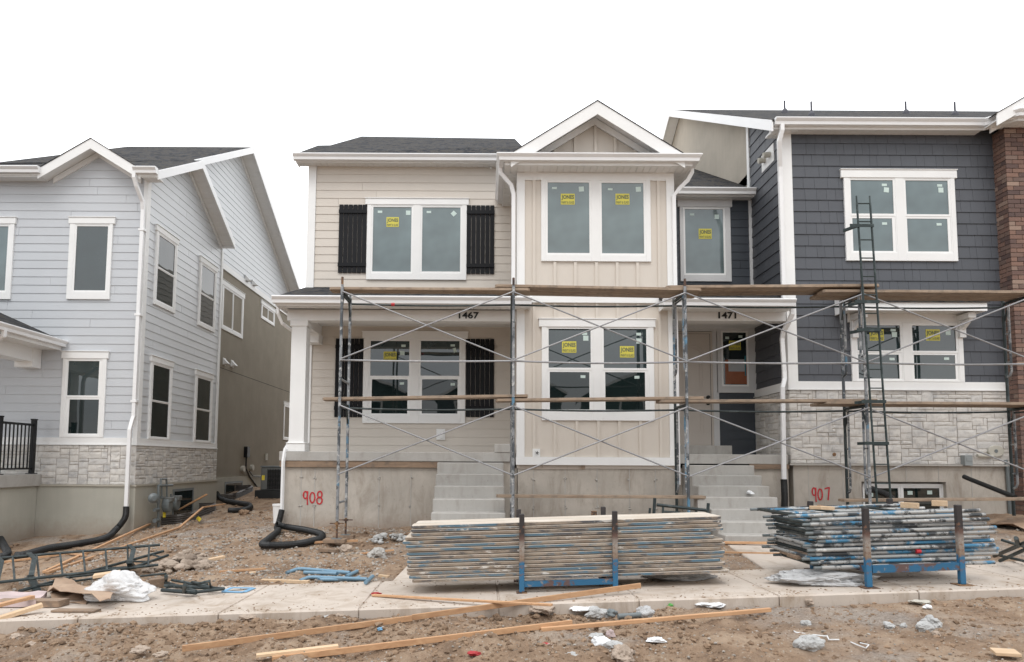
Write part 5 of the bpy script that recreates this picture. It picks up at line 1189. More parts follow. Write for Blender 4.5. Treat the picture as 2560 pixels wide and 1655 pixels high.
# leaflet on pavement (blue frame) and yellow tag
a, b, c, d = og(557, 1479, .008), og(610, 1480, .008), og(634, 1470, .008), og(580, 1469, .03)
m = MB()
for p, q in ((a, b), (b, c), (c, d), (d, a)): m.bar(p, q, .05, .006-.0003*len(m.v)/8)
single('blue_template', m, M['blue_plastic'], 'flat light blue rectangular frame lying on the pavement', 'frame')
sheet([og(490, 1296, .06), og(498, 1304, .06), og(504, 1297, .12), og(496, 1290, .12)], .004, 'paper_tag', 'yellow', 'pale yellow square tag lying on the slope by the window well', 'tag', .0, 3, 2)
sheet([og(2430, 1305, .03), og(2570, 1325, .03), og(2590, 1300, .06), og(2480, 1298, .06)], .006, 'cardboard_sheet', 'cardboard', 'flat cardboard sheet on the dirt right of the pipe rack', 'cardboard', .05, 9)
# bucket behind the corner of the porch
p = og(702, 1290); X = -3.62; b_ = at(703, 1290, 12.0); gz = G(b_.x, 12.0); m = MB(); m.tube([(b_.x, 12, gz), (b_.x, 12, gz+.30), (b_.x, 12, gz+.31), (b_.x, 12, gz+.34)], [.13, .145, .155, .155], 18, cap=True); single('bucket', m, M['white'], 'white bucket half hidden by the corner of the cream house porch', 'bucket', smooth=True)
# ------------------------------------------------------------ black corrugated hoses
def hz(pts, label, r=.05, lift=None):
    P = [og(q[0], q[1], (r if len(q) < 3 else q[2])) if not isinstance(q, Vector) else q for q in pts]
    m, Q = hose(P, r); o = single('drain_hose', m, M['dark_plastic'], label, 'drain hose'); return o
xq = x_d-.02
hz([Vector((xq, 12.33, .42)), Vector((xq, 12.30, .22)), Vector((xq-.1, 12.2, .02)), (262, 1345, .09), (190, 1360), (125, 1370), (65, 1386), (38, 1389)], 'black corrugated hose curving from the white downspout of the blue house', .055)
hz([(-40, 1310, .2), (-8, 1335, .12), (12, 1368), (18, 1382), (4, 1392), (-40, 1394)], 'black corrugated hose hooking in at the left edge of the photo', .055)
hz([Vector(atx(541, 1232, XR2+.25)), (549, 1243, .12), (565, 1252), (600, 1258), (622, 1262), (624, 1270), (600, 1275), (572, 1276)], 'black corrugated hose coiled on the slope between the two houses', .06)
xh = XL+.12
hz([Vector((xh, 11.13, .46)), Vector((xh-.02, 11.08, .30)), Vector((xh-.03, 11.0, .2)), (694, 1328), (668, 1350), (656, 1360), (675, 1363), (740, 1360), (790, 1350), (806, 1341), (798, 1333), (760, 1324, .06), (715, 1317, .08), (692, 1311, .13)], 'black corrugated hose looped at the corner of the cream house', .05)
hz([Vector((4.80, 11.04, 1.0)), Vector((4.80, 11.03, .7)), Vector((4.77, 11.0, .45)), Vector((4.74, 10.9, .25)), Vector((4.72, 10.6, .2))], 'black hose under the downspout beside the entry steps', .055)
hz([at(2178, 1222, 11.1), at(2190, 1226, 11.0), at(2215, 1236, 10.8), at(2232, 1250, 10.6), at(2240, 1268, 10.4), at(2243, 1285, 10.3)], 'black hose drooping in front of the basement window', .05)
m = MB(); m.tube([at(2409, 1191, 10.9), at(2425, 1198, 10.8), at(2538, 1243, 9.9)], .035, 10); single('black_pipe', m, M['dark_plastic'], 'straight black pipe sloping down to the right in front of the stone house foundation', 'pipe', smooth=True)
# ------------------------------------------------------------ gas meters on the blue house
gm = thing('gas_meter', 'grey gas meter assembly with two meters and a round regulator on the blue house side', 'gas meter', (XS+.2, atx(405, 1280, XS+.25).y, G(XS, 13.2)))
Xg = XS+.22
def g_(px, py, X=Xg): return atx(px, py, X)
def gt(P, r, name='pipe', n_=10): m = MB(); m.tube([g_(*p) for p in P], r, n_); return obj(name, m, M['grey_metal'], gm, smooth=True)
gt([(396, 1318), (396, 1235), (396, 1214), (431, 1213)], .024); gt([(402, 1213), (402, 1198), (416, 1197), (417, 1213)], .02); gt([(404, 1213), (404, 1247)], .018); gt([(417, 1213), (417, 1250)], .018); gt([(427, 1235), (427, 1250)], .016)
m = MB(); a = g_(381, 1245); m.tube([a+Vector((.02,-.02,0)), a+Vector((.05,-.06,0)), a+Vector((.08,-.09,0))], [.09, .095, .05], 18); m.tube([a, g_(396, 1241)], .025, 8); obj('regulator', m, M['grey_metal'], gm, smooth=True)
for px, py in ((412, 1262), (431, 1258)):
    a = g_(px, py); m = MB()
    m.prism([(a.x-.02, a.y+.11*cos(t), a.z+.15*sin(t)) for t in [k*pi/8 for k in range(16)]], (.14, 0, 0)); b = obj('meter_body', m, M['grey_metal'], gm, bevel=.02)
    m = MB(); m.box(a.x-.02, a.x+.16, a.y-.07, a.y+.07, a.z+.06, a.z+.15); obj('dial_box', m, M['ac'], b, bevel=.01)
m = MB(); a = g_(411, 1283); m.box(a.x-.02, a.x+.02, a.y-.02, a.y+.02, a.z-.08, a.z+.05); obj('yellow_tape', m, M['yellow'], gm)
for P, r in (([(386, 1275), (396, 1274)], .035), ([(386, 1302), (396, 1300)], .04), ([(404, 1240), (404, 1246)], .032), ([(396, 1250), (396, 1258)], .034), ([(417, 1243), (417, 1250)], .03)): gt(P, r, 'fitting')
# ------------------------------------------------------------ air conditioner
ay = 16.9; ax_ = at(652, 1180, ay).x; z0 = .50
ac = thing('air_conditioner', 'grey outdoor air conditioner unit against the brown stucco wall behind the porch', 'air conditioner', (ax_+.4, ay+.4, z0))
h = at(700, 1168, ay).z-z0
m = MB(); m.box(ax_, ax_+.75, ay, ay+.75, z0+.03, z0+h); obj('casing', m, M['ac'], ac, bevel=.02)
m = MB()
for k in range(15): z = z0+.07+k*(h-.12)/15; m.box(ax_+.17, ax_+.73, ay-.012, ay-.002, z, z+.02)
for k in range(9): m.box(ax_+.17+k*.065, ax_+.178+k*.065, ay-.018, ay-.0125, z0+.06, z0+h-.04)
obj('grille', m, M['black_metal'], ac); m = MB(); m.box(ax_-.01, ax_+.76, ay-.01, ay+.76, z0+h, z0+h+.03); obj('lid', m, M['grey_metal'], ac)
m = MB(); m.box(ax_+.03, ax_+.10, ay-.004, ay-.001, z0+h-.32, z0+h-.2); obj('warning_label', m, M['yellow'], ac); m = MB(); m.box(ax_-.1, ax_+.9, ay-.1, ay+.85, z0-.2, z0+.03); obj('pad', m, M['dark_plastic'], ac)
# ------------------------------------------------------------ erected scaffold
YFp, YRp = 9.6, 10.2
FX = [-2.065, .384, 2.835, 5.37, 7.83]
ZJ, Z1, Z2, ZT = .42, 2.16, 3.67, 3.86
FP = MB()
def scaf_frame(z0, z1, label, x, lean=0, kind='mason', first=False, mat='pipe', stub=True):
    """one end frame in the y-z plane: two posts, top bar, inner ladder legs"""
    t = thing('scaffold_frame', label, 'scaffold frame', (x, (YFp+YRp)/2, z0), 'end frames of the erected scaffold')
    X = lambda z: x+lean*(z-z0)
    for y in (YFp, YRp):
        m = MB(); m.tube([(X(z0), y, z0), (X(z1), y, z1)], .0215, 10); obj('post', m, M[mat if y == YFp else 'pipe_dark' if random.random() < .4 else mat], t, smooth=True)
    zt = z1-.09
    m = MB(); m.tube([(X(zt), YFp+.02, zt), (X(zt), YRp-.02, zt)], .0215, 8); obj('top_bar', m, M['pipe_dark'], t, smooth=True)
    m = MB(); m.tube([(X(zt), YFp+.02, zt-.26), (X(zt), YFp+.10, zt-.05), (X(zt), YRp-.10, zt-.05), (X(zt), YRp-.02, zt-.26)], .014, 8); obj('brace_bar', m, M['pipe_dark'], t, smooth=True)
    if kind == 'mason':
        for y, sg in ((YFp, 1), (YRp, -1)):
            yi = y+sg*.10; m = MB(); zb_ = z0+.42; m.tube([(X(zt), yi, zt), (X(zb_+.06), yi, zb_+.06), (X(zb_), yi-sg*.03, zb_), (X(zb_), y+sg*.02, zb_-.02)], .017, 8); obj('inner_leg', m, M[mat], t, smooth=True)
            for zr in (z0+.62, z0+1.05): m = MB(); m.tube([(X(zr), y+sg*.02, zr), (X(zr), yi-sg*.016, zr)], .012, 6); obj('rung', m, M[mat], t)
    else:
        m = MB(); m.tube([(X(z0+.25), YFp+.02, z0+.25), (X(z0+.25), YRp-.02, z0+.25)], .0175, 8); obj('bottom_bar', m, M[mat], t, smooth=True)
    if stub:
        for y in (YFp, YRp): m = MB(); m.tube([(X(z1), y, z1), (X(z1), y, z1+.11)], .018, 8); obj('coupling_pin', m, M['rust' if y == YFp else mat], t)
    return t
W_ = ['at the far left bay', 'between the bay window and the cream porch', 'in front of the recessed entry', 'beside the tall ladder', 'at the right edge by the brick house']
for i, x in enumerate(FX):
    scaf_frame(ZJ if i != 4 else .5, Z1, 'lower paint spattered end frame '+W_[i], x, (0,0,0,-.0,0)[i], 'bar' if i == 0 else 'mason', mat='pipe', stub=False)
    scaf_frame(Z1+.004, Z2+.10, 'upper paint spattered end frame '+W_[i], x, 0, 'bar' if i in (0, 1) else 'mason', mat='pipe')
WW = ['leftmost', 'beside the left steps', 'by the right steps', 'behind the pipe rack', 'at the right edge']
for i, x in enumerate(FX):
    for y, wh in ((YFp, 'front'), (YRp, 'rear')):
        zp = G(x, y); zp = {0: (.176 if y == YFp else .167)}.get(i, zp+.05); zp = max(zp, G(x, y)+.045)
        if i == 2: zp = G(x, y)+.05
        t = thing('screw_jack', '%s rusty screw jack %s under the scaffold' % (wh, WW[i]), 'screw jack', (x, y, zp), 'screw jacks of the erected scaffold')
        m = MB(); m.tube([(x, y, zp+.008), (x, y, ZJ+.02)], .015, 8); obj('screw', m, M['rust'], t, smooth=True); m = MB(); m.box(x-.065, x+.065, y-.065, y+.065, zp, zp+.008); obj('base_plate', m, M['grey_metal'], t)
        m = MB(); m.tube([(x, y, ZJ-.05), (x, y, ZJ-.02)], .035, 8); m.bar((x-.1, y, ZJ-.035), (x+.1, y, ZJ-.035), .015, .015); obj('jack_nut', m, M['rust'], t)
        m = MB(); m.box(x-.17, x+.13, y-.10, y+.09, zp-.05, zp-.001); single('wood_pad', m, M['old_board'], '%s wooden pad %s under the scaffold' % (wh, WW[i]), 'wood pad', 'wood pads under the scaffold', bevel=.003)
# cross braces, rails
ys_ = YFp-.03
BN = ['first bay from the left', 'second bay from the left', 'third bay from the left', 'fourth bay at the right']
ZU0, ZU1, ZL0, ZL1 = 2.69, 3.665, 1.07, 2.035
for i in range(4):
    a, b = FX[i], FX[i+1]
    for (l0, l1, nm) in ((ZU0, ZU1, 'upper'), (ZL0, ZL1, 'lower')):
        t = thing('cross_brace', 'galvanised X brace in the %s level, %s' % (nm, BN[i]), 'cross brace', ((a+b)/2, ys_, (l0+l1)/2), 'cross braces of the scaffold')
        m = MB(); m.tube([(a+.01, ys_, l1), (b-.01, ys_, l0)], .0108, 8); obj('brace_tube', m, M['brace'], t, smooth=True)
        m = MB(); m.tube([(a+.01, ys_-.026, l0), (b-.01, ys_-.026, l1)], .0108, 8); obj('brace_tube', m, M['brace'], t, smooth=True)
    sg = random.uniform(.012, .03)
    m = MB(); m.tube([(a+(b-a)*k/10, ys_+.008, ZU0-.012-sg*sin(pi*k/10)) for k in range(11)], .0135, 8); single('guard_rail', m, M['brace'], 'horizontal front guard rail, '+BN[i], 'guard rail', 'guard rails of the scaffold', smooth=True)
    for z, nm in ((3.635, 'upper'), (2.045, 'lower')):
        m = MB(); m.tube([(a+(b-a)*k/10, YRp+.03, z-.02*sin(pi*k/10)-(0 if i != 1 else .0)) for k in range(11)], .0145, 8); single('rear_rail', m, M['pipe_dark'], 'dark %s rail behind the posts, %s' % (nm, BN[i]), 'rear rail', 'rear rails of the scaffold', smooth=True)
m = MB(); a = at(981, 760, YRp); m.tube([(a.x-.02, YRp+.03, a.z), (a.x+.03, YRp+.03, a.z)], .026, 8); single('red_tape', m, M['red_paint'], 'bit of red tape round the upper rear rail in the first bay', 'tape')
# planks on the scaffold
def plank(x0, x1, y0, z, label, w=.235, th=.040, mat='scaffold_wood', tz=0, ty=0, grp='planks laid on the scaffold'):
    m = MB(); c = .03
    pr = [(x0+c, y0), (x1-c, y0), (x1, y0+c), (x1, y0+w-c), (x1-c, y0+w), (x0+c, y0+w), (x0, y0+w-c), (x0, y0+c)]
    f = lambda x: z+tz*(x-x0)/(x1-x0)
    m.prism([(x, y, f(x)) for x, y in pr], (0,0,th)); return single('plank', m, M[mat], label, 'plank', grp, bevel=.004)
def pair(px0, px1, py, z, nm, tz=0, ys0=YFp+.03, n_=2):
    x0, x1 = at(px0, py, YFp).x, at(px1, py, YFp).x
    for k in range(n_): plank(x0+random.uniform(-.02,.02), x1+random.uniform(-.03,.03), ys0+k*.25, z+random.uniform(0,.004), '%s plank %s' % (('front', 'rear', 'hindmost')[k], nm), tz=tz)
zu = 3.705; zl = 2.105
pair(822, 1322, 720, zu, 'on the upper level at the left end', n_=1); pair(1238, 1757, 715, zu+.05, 'on the upper level across the cream bay', tz=-.04); pair(1669, 2206, 715, zu+.045, 'on the upper level across the entry', tz=.04); pair(2063, 2590, 720, zu-.0, 'on the upper level at the right end')
pair(804, 1322, 1000, zl+.005, 'on the lower level at the left end', tz=.06, n_=1); pair(1236, 1762, 1000, zl+.0, 'on the lower level across the cream bay', tz=.05, n_=1); pair(1649, 2199, 1005, zl-.0, 'on the lower level across the entry', tz=.03, n_=1); pair(2063, 2640, 1005, zl-.01, 'on the lower level at the right end')
a, b = at(1241, 1241, 9.75).x, at(1765, 1239, 9.75).x; zc = at(1500, 1242, 9.72).z; plank(a, b, 9.72, zc-.02, 'single low plank spanning behind the big plank stack', w=.22, th=.04)
a, b = at(2110, 1256, 9.75).x, at(2640, 1250, 9.75).x; zc = at(2400, 1253, 9.72).z; plank(a, b, 9.72, zc-.02, 'single low plank behind the pipe rack reaching the right edge', w=.22, th=.038, tz=.04)
m = MB(); m.box(at(1741,1250,9.8).x, at(1752,1250,9.8).x+.05, 9.74, 9.92, G(2.9,9.8), at(1500, 1242, 9.72).z-.022); single('concrete_block', m, M['concrete_grey'], 'grey block propping the low plank at the entry steps', 'block', bevel=.005)
p = at(1714, 984, 9.75); blob(Vector((p.x, 9.74, zl+.02)), .10, .07, .03, 71, 'rag', 'beige_plastic', 'crumpled beige rag on the lower planks by the entry post', 'rag', .6, 4)
# ladder
la = at(2142, 507, 9.38); lb = at(2193, 1259, 9.38); wd = .187
t = thing('ladder', 'tall narrow dark ladder clamped to the scaffold at the right', 'ladder', (lb.x, 9.38, lb.z-.2))
dv = (la-lb); L = dv.length; dv.normalize(); side = Vector((1,0,0)); lo = lb-dv*.35
for k in (0, 1): m = MB(); m.tube([lo+side*wd*k, la+side*wd*k], .0145, 8); m.tube([la+side*wd*k, la+side*wd*k+dv*.10], .011, 8); obj('rail', m, M['ladder'], t, smooth=True)
s = .10
while s < L+.35: 
    m = MB(); q = lo+dv*s; m.tube([q+side*.01, q+side*(wd-.01)], .0095, 6); obj('rung', m, M['ladder'], t); s += .262
for py in (565, 755, 825, 1004, 1108):
    z = at(2170, py, 9.38).z; q = lo+dv*((z-lo.z)/dv.z); m = MB(); m.box(q.x-.13, q.x+wd+.02, 9.36-.004, 9.36+.004+.0, z-.022, z+.022); m.bar((q.x-.02, 9.37, z), (q.x-.10, 9.58, z), .03, .04); obj('clamp_bracket', m, M['ladder'], t)
# ------------------------------------------------------------ plank rack
gr_ = 'planks stacked in the near rack'
D0 = 6.56; lay = 15; x0r, x1r = -.70, 2.27
sl = .0362; zb0 = sw(0)+.118
R = random.Random(12)
rack = thing('plank_rack', 'blue and rusty steel rack holding the stack of planks on the pavement', 'rack', (.8, 6.8, sw(.8)))
rx = [at(1304, 1400, D0).x, at(1536, 1400, D0).x]
for x in rx:
    for y in (D0-.035, D0+.60):
        zp = sw(x); m = MB(); m.box(x-.024, x+.024, y-.024, y+.024, zp+.006, zp+.735); m.origin = (x, y, zp); obj('post', m, M['rack_post'], rack, bevel=.006)
        m = MB(); m.box(x-.05, x+.05, y-.05, y+.05, zp, zp+.006); obj('foot_plate', m, M['rust'], rack)
z_ = lambda x: sw(x)+.118
for y in (D0-.035, D0+.60): m = MB(); m.bar((rx[0]+.025, y, z_(rx[0])-.038), (rx[1]-.025, y, z_(rx[1])-.038), .035, .05); obj('beam', m, M['rack_blue'], rack)
for x in rx: m = MB(); m.box(x-.02, x+.02, D0-.01, D0+.575, z_(x)-.065, z_(x)-.012); obj('beam', m, M['rack_blue'], rack)
left = [0,-.005,-.03,-.12,-.17,-.10,-.06,-.07,-.04,-.05,-.10,-.09,-.05,-.02,.02]
import itertools
for k in range(lay):
    kk = lay-1-k
    for c_, yy in enumerate((D0, D0+.275)):
        dx0 = left[kk]*.55+R.uniform(-.015,.015); dx1 = R.uniform(-.04, .02)-(.09 if kk in (4,5) else 0)+(.05 if kk == 14 else 0)
        a, b = x0r+dx0, x1r+dx1+(.0 if kk else -.02); th = .0285; z0a = sw(a)+.118+k*.0362+R.uniform(-.001,.001); z0b = sw(b)+.118+k*.0362+R.uniform(-.001,.001)
        w = .265+R.uniform(-.008, .008); y0 = yy+R.uniform(-.006,.006); c = .018; m = MB()
        out = [(a+c, y0), (b-c, y0), (b, y0+c), (b, y0+w-c), (b-c, y0+w), (a+c, y0+w), (a, y0+w-c), (a, y0+c)]
        f = lambda x: z0a+(z0b-z0a)*(x-a)/(b-a); m.prism([(x, y, f(x)) for x, y in out], (0,0,th))
        pos = 'topmost' if kk == 0 else 'bottom' if kk == lay-1 else '%d%s from the top' % (kk+1, {2:'nd',3:'rd'}.get(kk+1, 'th'))
        single('plank', m, M['rack_plank'], ('front plank, %s in the near rack stack' if c_ == 0 else 'rear plank, %s in the near rack stack') % pos, 'plank', gr_, bevel=.004)
# ------------------------------------------------------------ pipe frame rack
D1 = 6.38; px0, px1 = at(2165, 1400, D1-.1).x, at(2397, 1400, D1-.1).x
rack = thing('pipe_rack', 'bright blue steel rack holding a pile of scaffold frames on the pavement', 'rack', ((px0+px1)/2, 6.8, sw(3.9)))
for x in (px0, px1):
    for y in (D1-.13, D1+.92):
        zp = sw(x); m = MB(); m.bar((x, y, zp+.006), (x-.008, y, zp+.715), .050, .052, up=(0,1,0)); m.origin = (x, y, zp-.03); obj('post', m, M['rack_post'], rack, bevel=.006)
        m = MB(); m.box(x-.07, x+.07, y-.07, y+.06, zp, zp+.006); obj('foot_plate', m, M['rust'], rack)
for y in (D1-.13, D1+.92): m = MB(); m.bar((px0+.03, y, sw(px0)+.165), (px1-.03, y, sw(px1)+.165), .04, .065); obj('beam', m, M['rack_blue'], rack)
for x in (px0, px1): m = MB(); m.box(x-.022, x+.022, D1-.10, D1+.89, sw(x)+.135, sw(x)+.19); obj('beam', m, M['rack_blue'], rack)
R = random.Random(4); n_l = 13
lb_ = ['topmost', 'second', 'third', 'fourth', 'fifth', 'sixth', 'seventh', 'eighth', 'ninth', 'tenth', 'eleventh', 'twelfth', 'bottom']
for k in range(n_l):
    z = .325+k*.0395; kk = n_l-1-k; dx = R.uniform(-.06, .07)-(.14 if kk < 1 else 0)+(.09 if kk in (6, 12) else 0); dy = R.uniform(-.02, .02); xa = 3.03+dx; xb = 4.68+R.uniform(-.05, .08)-(.12 if kk < 2 else 0)
    zf = lambda x: z+sw(x)-sw(3.8)+.0; r = .0175; y0 = D1+dy; y1 = D1+.90+dy+R.uniform(-.02,.02)
    t = thing('scaffold_frame', '%s flat scaffold frame of the pile in the blue rack' % lb_[kk], 'scaffold frame', ((xa+xb)/2, (y0+y1)/2, z), 'scaffold frames piled in the blue rack')
    for y in (y0, y1): 
        m = MB(); m.tube([(xa, y, zf(xa)), (xb, y, zf(xb))], r, 10); obj('leg', m, M['pipe_stack'], t, smooth=True)
        m = MB(); m.tube([(xa-.07, y, zf(xa-.07)), (xa+.002, y, zf(xa))], r*.8, 8); obj('coupling_pin', m, M['grey_metal'], t)
    for f, s_ in ((.02, .017), (.30, .012), (.62, .012)):
        x = xa+(xb-xa)*f; m = MB(); m.tube([(x, y0+.015, zf(x)), (x-.01, y1-.015, zf(x))], s_, 8); obj('cross_bar', m, M['pipe_dark' if R.random() < .6 else 'pipe_stack'], t, smooth=True)
    yq = y0+.085; m = MB(); m.tube([(xa+.1, yq, zf(xa)+.002), (xb-.15, yq, zf(xb)+.002)], .0125, 8); obj('inner_rail', m, M['pipe_stack'], t, smooth=True)
    yq = y1-.10; m = MB(); m.tube([(xa+.1, yq, zf(xa)+.002), (xb-.15, yq, zf(xb)+.002)], .0125, 8); obj('inner_rail', m, M['pipe_stack'], t, smooth=True)
m = MB(); m.tube([at(2293, 1378, D1-.0).lerp(at(2293, 1378, D1), .5)+Vector((-.02,-.012,0)), at(2293, 1378, D1)+Vector((.022,-.012,.001))], .0195, 10); single('red_tape', m, M['red_paint'], 'band of red tape round a pipe in the blue rack', 'tape')
ztop = lambda x: .325+12*.0395+sw(x)-sw(3.8)+.019
for i, (px, py, D, ln, an) in enumerate(((2275, 1278, 6.62, .16, -1.0), (2350, 1282, 6.75, .13, -.7), (2043, 1287, 6.7, .14, 0), (2070, 1289, 6.6, .12, -.9))):
    p = at(px, py, D); z = ztop(p.x); m = MB(); d = Vector((cos(an), sin(an), 0))*ln/2; m.bar(Vector((p.x, D, z+.028))-d, Vector((p.x, D, z+.028))+d, .035, .055-.02*(i > 1)); single('wood_block', m, M['lumber_pale'], ('pale wood block standing on the pile at the middle', 'pale wood block on the pile near the right post', 'pale wood block at the left end of the pile', 'slanting wood block right of the left end block')[i], 'wood block', 'wood blocks on the pile of frames', bevel=.003)
# old boards and plastic under the pipe rack
for k, (a, b, y) in enumerate(((2.98, 4.5, 6.62), (3.02, 4.5, 6.88))): m = MB(); m.prism([(a, y, sw(a)+.21), (b, y, sw(b)+.195), (b, y+.22, sw(b)+.195), (a, y+.22, sw(a)+.21)], (0,0,.035)); single('board', m, M['old_board'], ('front' if k == 0 else 'rear')+' weathered board under the pile of frames in the blue rack', 'board', bevel=.004)
blob(Vector((3.15, 6.50, sw(3.15)+.005)), .42, .16, .07, 33, 'plastic_sheet', 'film_grey', 'crumpled translucent plastic sheet under the left end of the blue rack', 'plastic sheet', .55, 5, rot=-.12)
blob(Vector((1.9, 7.0, sw(1.9)+.005)), .35, .14, .05, 37, 'plastic_sheet', 'film_grey', 'grey plastic sheet lying under the right end of the plank stack', 'plastic sheet', .5, 4)
# ------------------------------------------------------------ loose frame behind the plank stack
t = thing('scaffold_frame', 'dark scaffold frame leaning behind the right end of the plank stack', 'scaffold frame', at(1700, 1290, 8.2))
def tt(P, r, D=8.2, mat='pipe_dark', nm='tube'): m = MB(); m.tube([at(x, y, D) for x, y in P], r, 8); obj(nm, m, M[mat], t, smooth=True)
tt([(1637, 1245), (1632, 1330)], .019, nm='post'); tt([(1642, 1262), (1768, 1276)], .019, nm='top_bar'); tt([(1771, 1258), (1766, 1330)], .019, nm='post'); tt([(1660, 1279), (1700, 1282)], .014, nm='rung'); tt([(1658, 1265), (1656, 1300)], .014, nm='inner_leg'); tt([(1625, 1270), (1620, 1330)], .014, nm='inner_leg'); tt([(1741, 1275), (1738, 1300)], .014, nm='inner_leg')
m = MB(); m.box(.0,0,0,0,0,0) if False else None
for q, nm in (((1485, 1277), 'behind the plank stack'), ((2052, 1262), 'behind the left end of the pipe rack')):
    p = at(q[0], q[1], 7.9); m = MB(); m.box(p.x-.03, p.x+.03, 7.87, 7.93, G(p.x, 7.9), p.z); single('steel_post', m, M['rust'], 'dark square steel post standing '+nm, 'post', bevel=.005)
# dark frame pieces right of the pipe rack
t = thing('scaffold_frame', 'dark scaffold frame lying on the dirt at the right edge beyond the pipe rack', 'scaffold frame', og(2530, 1390))
for P, r in (([(2486, 1390, .06), (2575, 1352, .35)], .02), ([(2500, 1402, .05), (2575, 1368, .25)], .018), ([(2496, 1388, .05), (2575, 1406, .05)], .015), ([(2505, 1350, .30), (2570, 1370, .2)], .014), ([(2540, 1345, .36), (2545, 1362, .28)], .02)):
    m = MB(); m.tube([og(*q) for q in P], r, 8); obj('tube', m, M['pipe_dark'], t, smooth=True)
# ------------------------------------------------------------ fallen ladder frame at left, and small bundle
def ladderish(P0, P1, Q0, Q1, n_, label, r=.016, rr=.011, mat='pipe_dark', br=(.1, .27, .82)):
    """rail P0-P1 (upper), rail Q0-Q1 (lower)"""
    P0, P1, Q0, Q1 = [og(*q) for q in (P0, P1, Q0, Q1)]; t = thing('fallen_ladder', label, 'ladder frame', (P0+Q1)/2)
    for a, b in ((P0, P1), (Q0, Q1)): m = MB(); m.tube([a, b], r, 8); obj('rail', m, M[mat], t, smooth=True)
    for i in range(n_): f = (i+.5)/n_; m = MB(); m.tube([P0.lerp(P1, f), Q0.lerp(Q1, f)], rr, 8); obj('rung', m, M[mat], t, smooth=True)
    for f in br: a, b = P0.lerp(P1, f), Q0.lerp(Q1, f); c = (a+b)/2+Vector((.05, 0, .09)); m = MB(); m.bar(a+Vector((0,0,.03)), c, .05, .015); m.bar(c, b+Vector((0,0,.03)), .05, .015); obj('bracket', m, M['pipe_dark'], t)
    return t
ladderish((-60, 1400, .30), (400, 1362, .28), (-60, 1462, .16), (395, 1412, .12), 8, 'long dark ladder frame lying behind the cardboard at the left')
ladderish((48, 1478, .05), (408, 1378, .10), (250, 1448, .05), (420, 1388, .08), 5, 'second dark ladder frame lying crosswise under the long one', .018, .012, br=())
t = thing('fallen_ladder', 'small bundle of dark pipe frame pieces right of the plastic film', 'ladder frame', og(470, 1475))
for P, r in (([(410, 1455, .05), (490, 1478, .03)], .018), ([(412, 1464, .06), (560, 1472, .04)], .018), ([(405, 1475, .04), (490, 1482, .04)], .02), ([(430, 1450, .10), (530, 1468, .05)], .015), ([(475, 1482, .03), (560, 1472, .05)], .016), ([(460, 1480, .04), (462, 1462, .16)], .018), ([(527, 1470, .04), (524, 1452, .14), (500, 1458, .10), (480, 1455, .08)], .014), ([(415, 1450, .05), (415, 1440, .18)], .018), ([(352, 1440, .1), (415, 1434, .14)], .012), ([(415, 1468, .05), (520, 1460, .04)], .013)):
    m = MB(); m.tube([og(*q) for q in P], r, 8); obj('tube', m, M['pipe_dark'], t, smooth=True)
m = MB(); a = og(75, 1452, .05); b = og(93, 1478, .03); m.bar(a+Vector((0,0,.05)), b+Vector((0,0,.0)), .07, .03); single('clamp_bracket', m, M['pipe_dark'], 'dark steel bracket sticking out left of the cardboard', 'bracket')
m = MB(); a = og(323, 1405, .22); b = og(334, 1420, .04); m.bar(a, b, .06, .03); single('clamp_bracket', m, M['pipe_dark'], 'dark steel bracket under the right end of the fallen ladder', 'bracket')
# pale blue pipe frames
def bluef(L, label):
    t = thing('bent_pipes', label, 'pipe frame', og(*L[0][0][:2]))
    for P in L: m = MB(); m.tube([og(*q) for q in P], .021, 10); obj('tube', m, M['pipe_blue'], t, smooth=True)
bluef([[(716, 1432, .03), (742, 1423, .04), (757, 1422, .04), (875, 1432, .04)], [(760, 1431, .025), (842, 1434, .025)], [(866, 1441, .03), (893, 1428, .04)], [(845, 1434, .025), (858, 1429, .03)]], 'pale blue bent pipe frame, the farther one on the gravel')
bluef([[(750, 1452, .03), (770, 1444, .04), (783, 1443, .04), (918, 1448, .04)], [(794, 1449, .025), (888, 1449, .025)], [(914, 1456, .03), (932, 1441, .05)], [(796, 1449, .03), (803, 1443, .04)], [(886, 1449, .03), (898, 1443, .04)]], 'pale blue bent pipe frame, the nearer one beside the pavement')
# ------------------------------------------------------------ houses across the street, seen in the window reflections
def far_house(x, w, y, h, mat, label, rot=0):
    t = thing('house_across_street', label, 'house', (x, y, -.3)); m = MB(); m.box(x-w/2, x+w/2, y-8, y, -.5, h); m.prism([(x-w/2, y-.01, h), (x+w/2, y-.01, h), (x, y-.01, h+w*.22)], (0,-7.9,0)); obj('wall', m, M[mat], t)
    m = MB()
    for sg in (-1, 1): m.prism([(x+sg*(w/2+.3), y+.4, h-.1), (x, y+.4, h+w*.22+.03), (x, y+.4, h+w*.22+.15), (x+sg*(w/2+.3), y+.4, h+.05)], (0,-8.6,0))
    obj('roof', m, M['shingle'], t); m = MB()
    for sg in (-1, 1): m.prism([(x+sg*(w/2+.3), y+.43, h-.1), (x, y+.43, h+w*.22+.03), (x, y+.43, h+w*.22+.2), (x+sg*(w/2+.3), y+.43, h+.07)], (0,-.03,0))
    obj('rake_board', m, M['white'], t); 
    for wx in (-w*.25, w*.2):
        for wz in (1.0, 3.4):
            m = MB(); m.box(x+wx-.7, x+wx+.7, y, y+.05, wz, wz+1.4); wo = obj('window', m, M['white'], t); m = MB(); m.box(x+wx-.58, x+wx+.58, y+.051, y+.06, wz+.12, wz+1.28); obj('pane', m, M['glass_dark'], wo)
far_house(-8.2, 6.5, -15, 5.3, 'shutter_green', 'dark green gabled house across the street, reflected in the left windows')
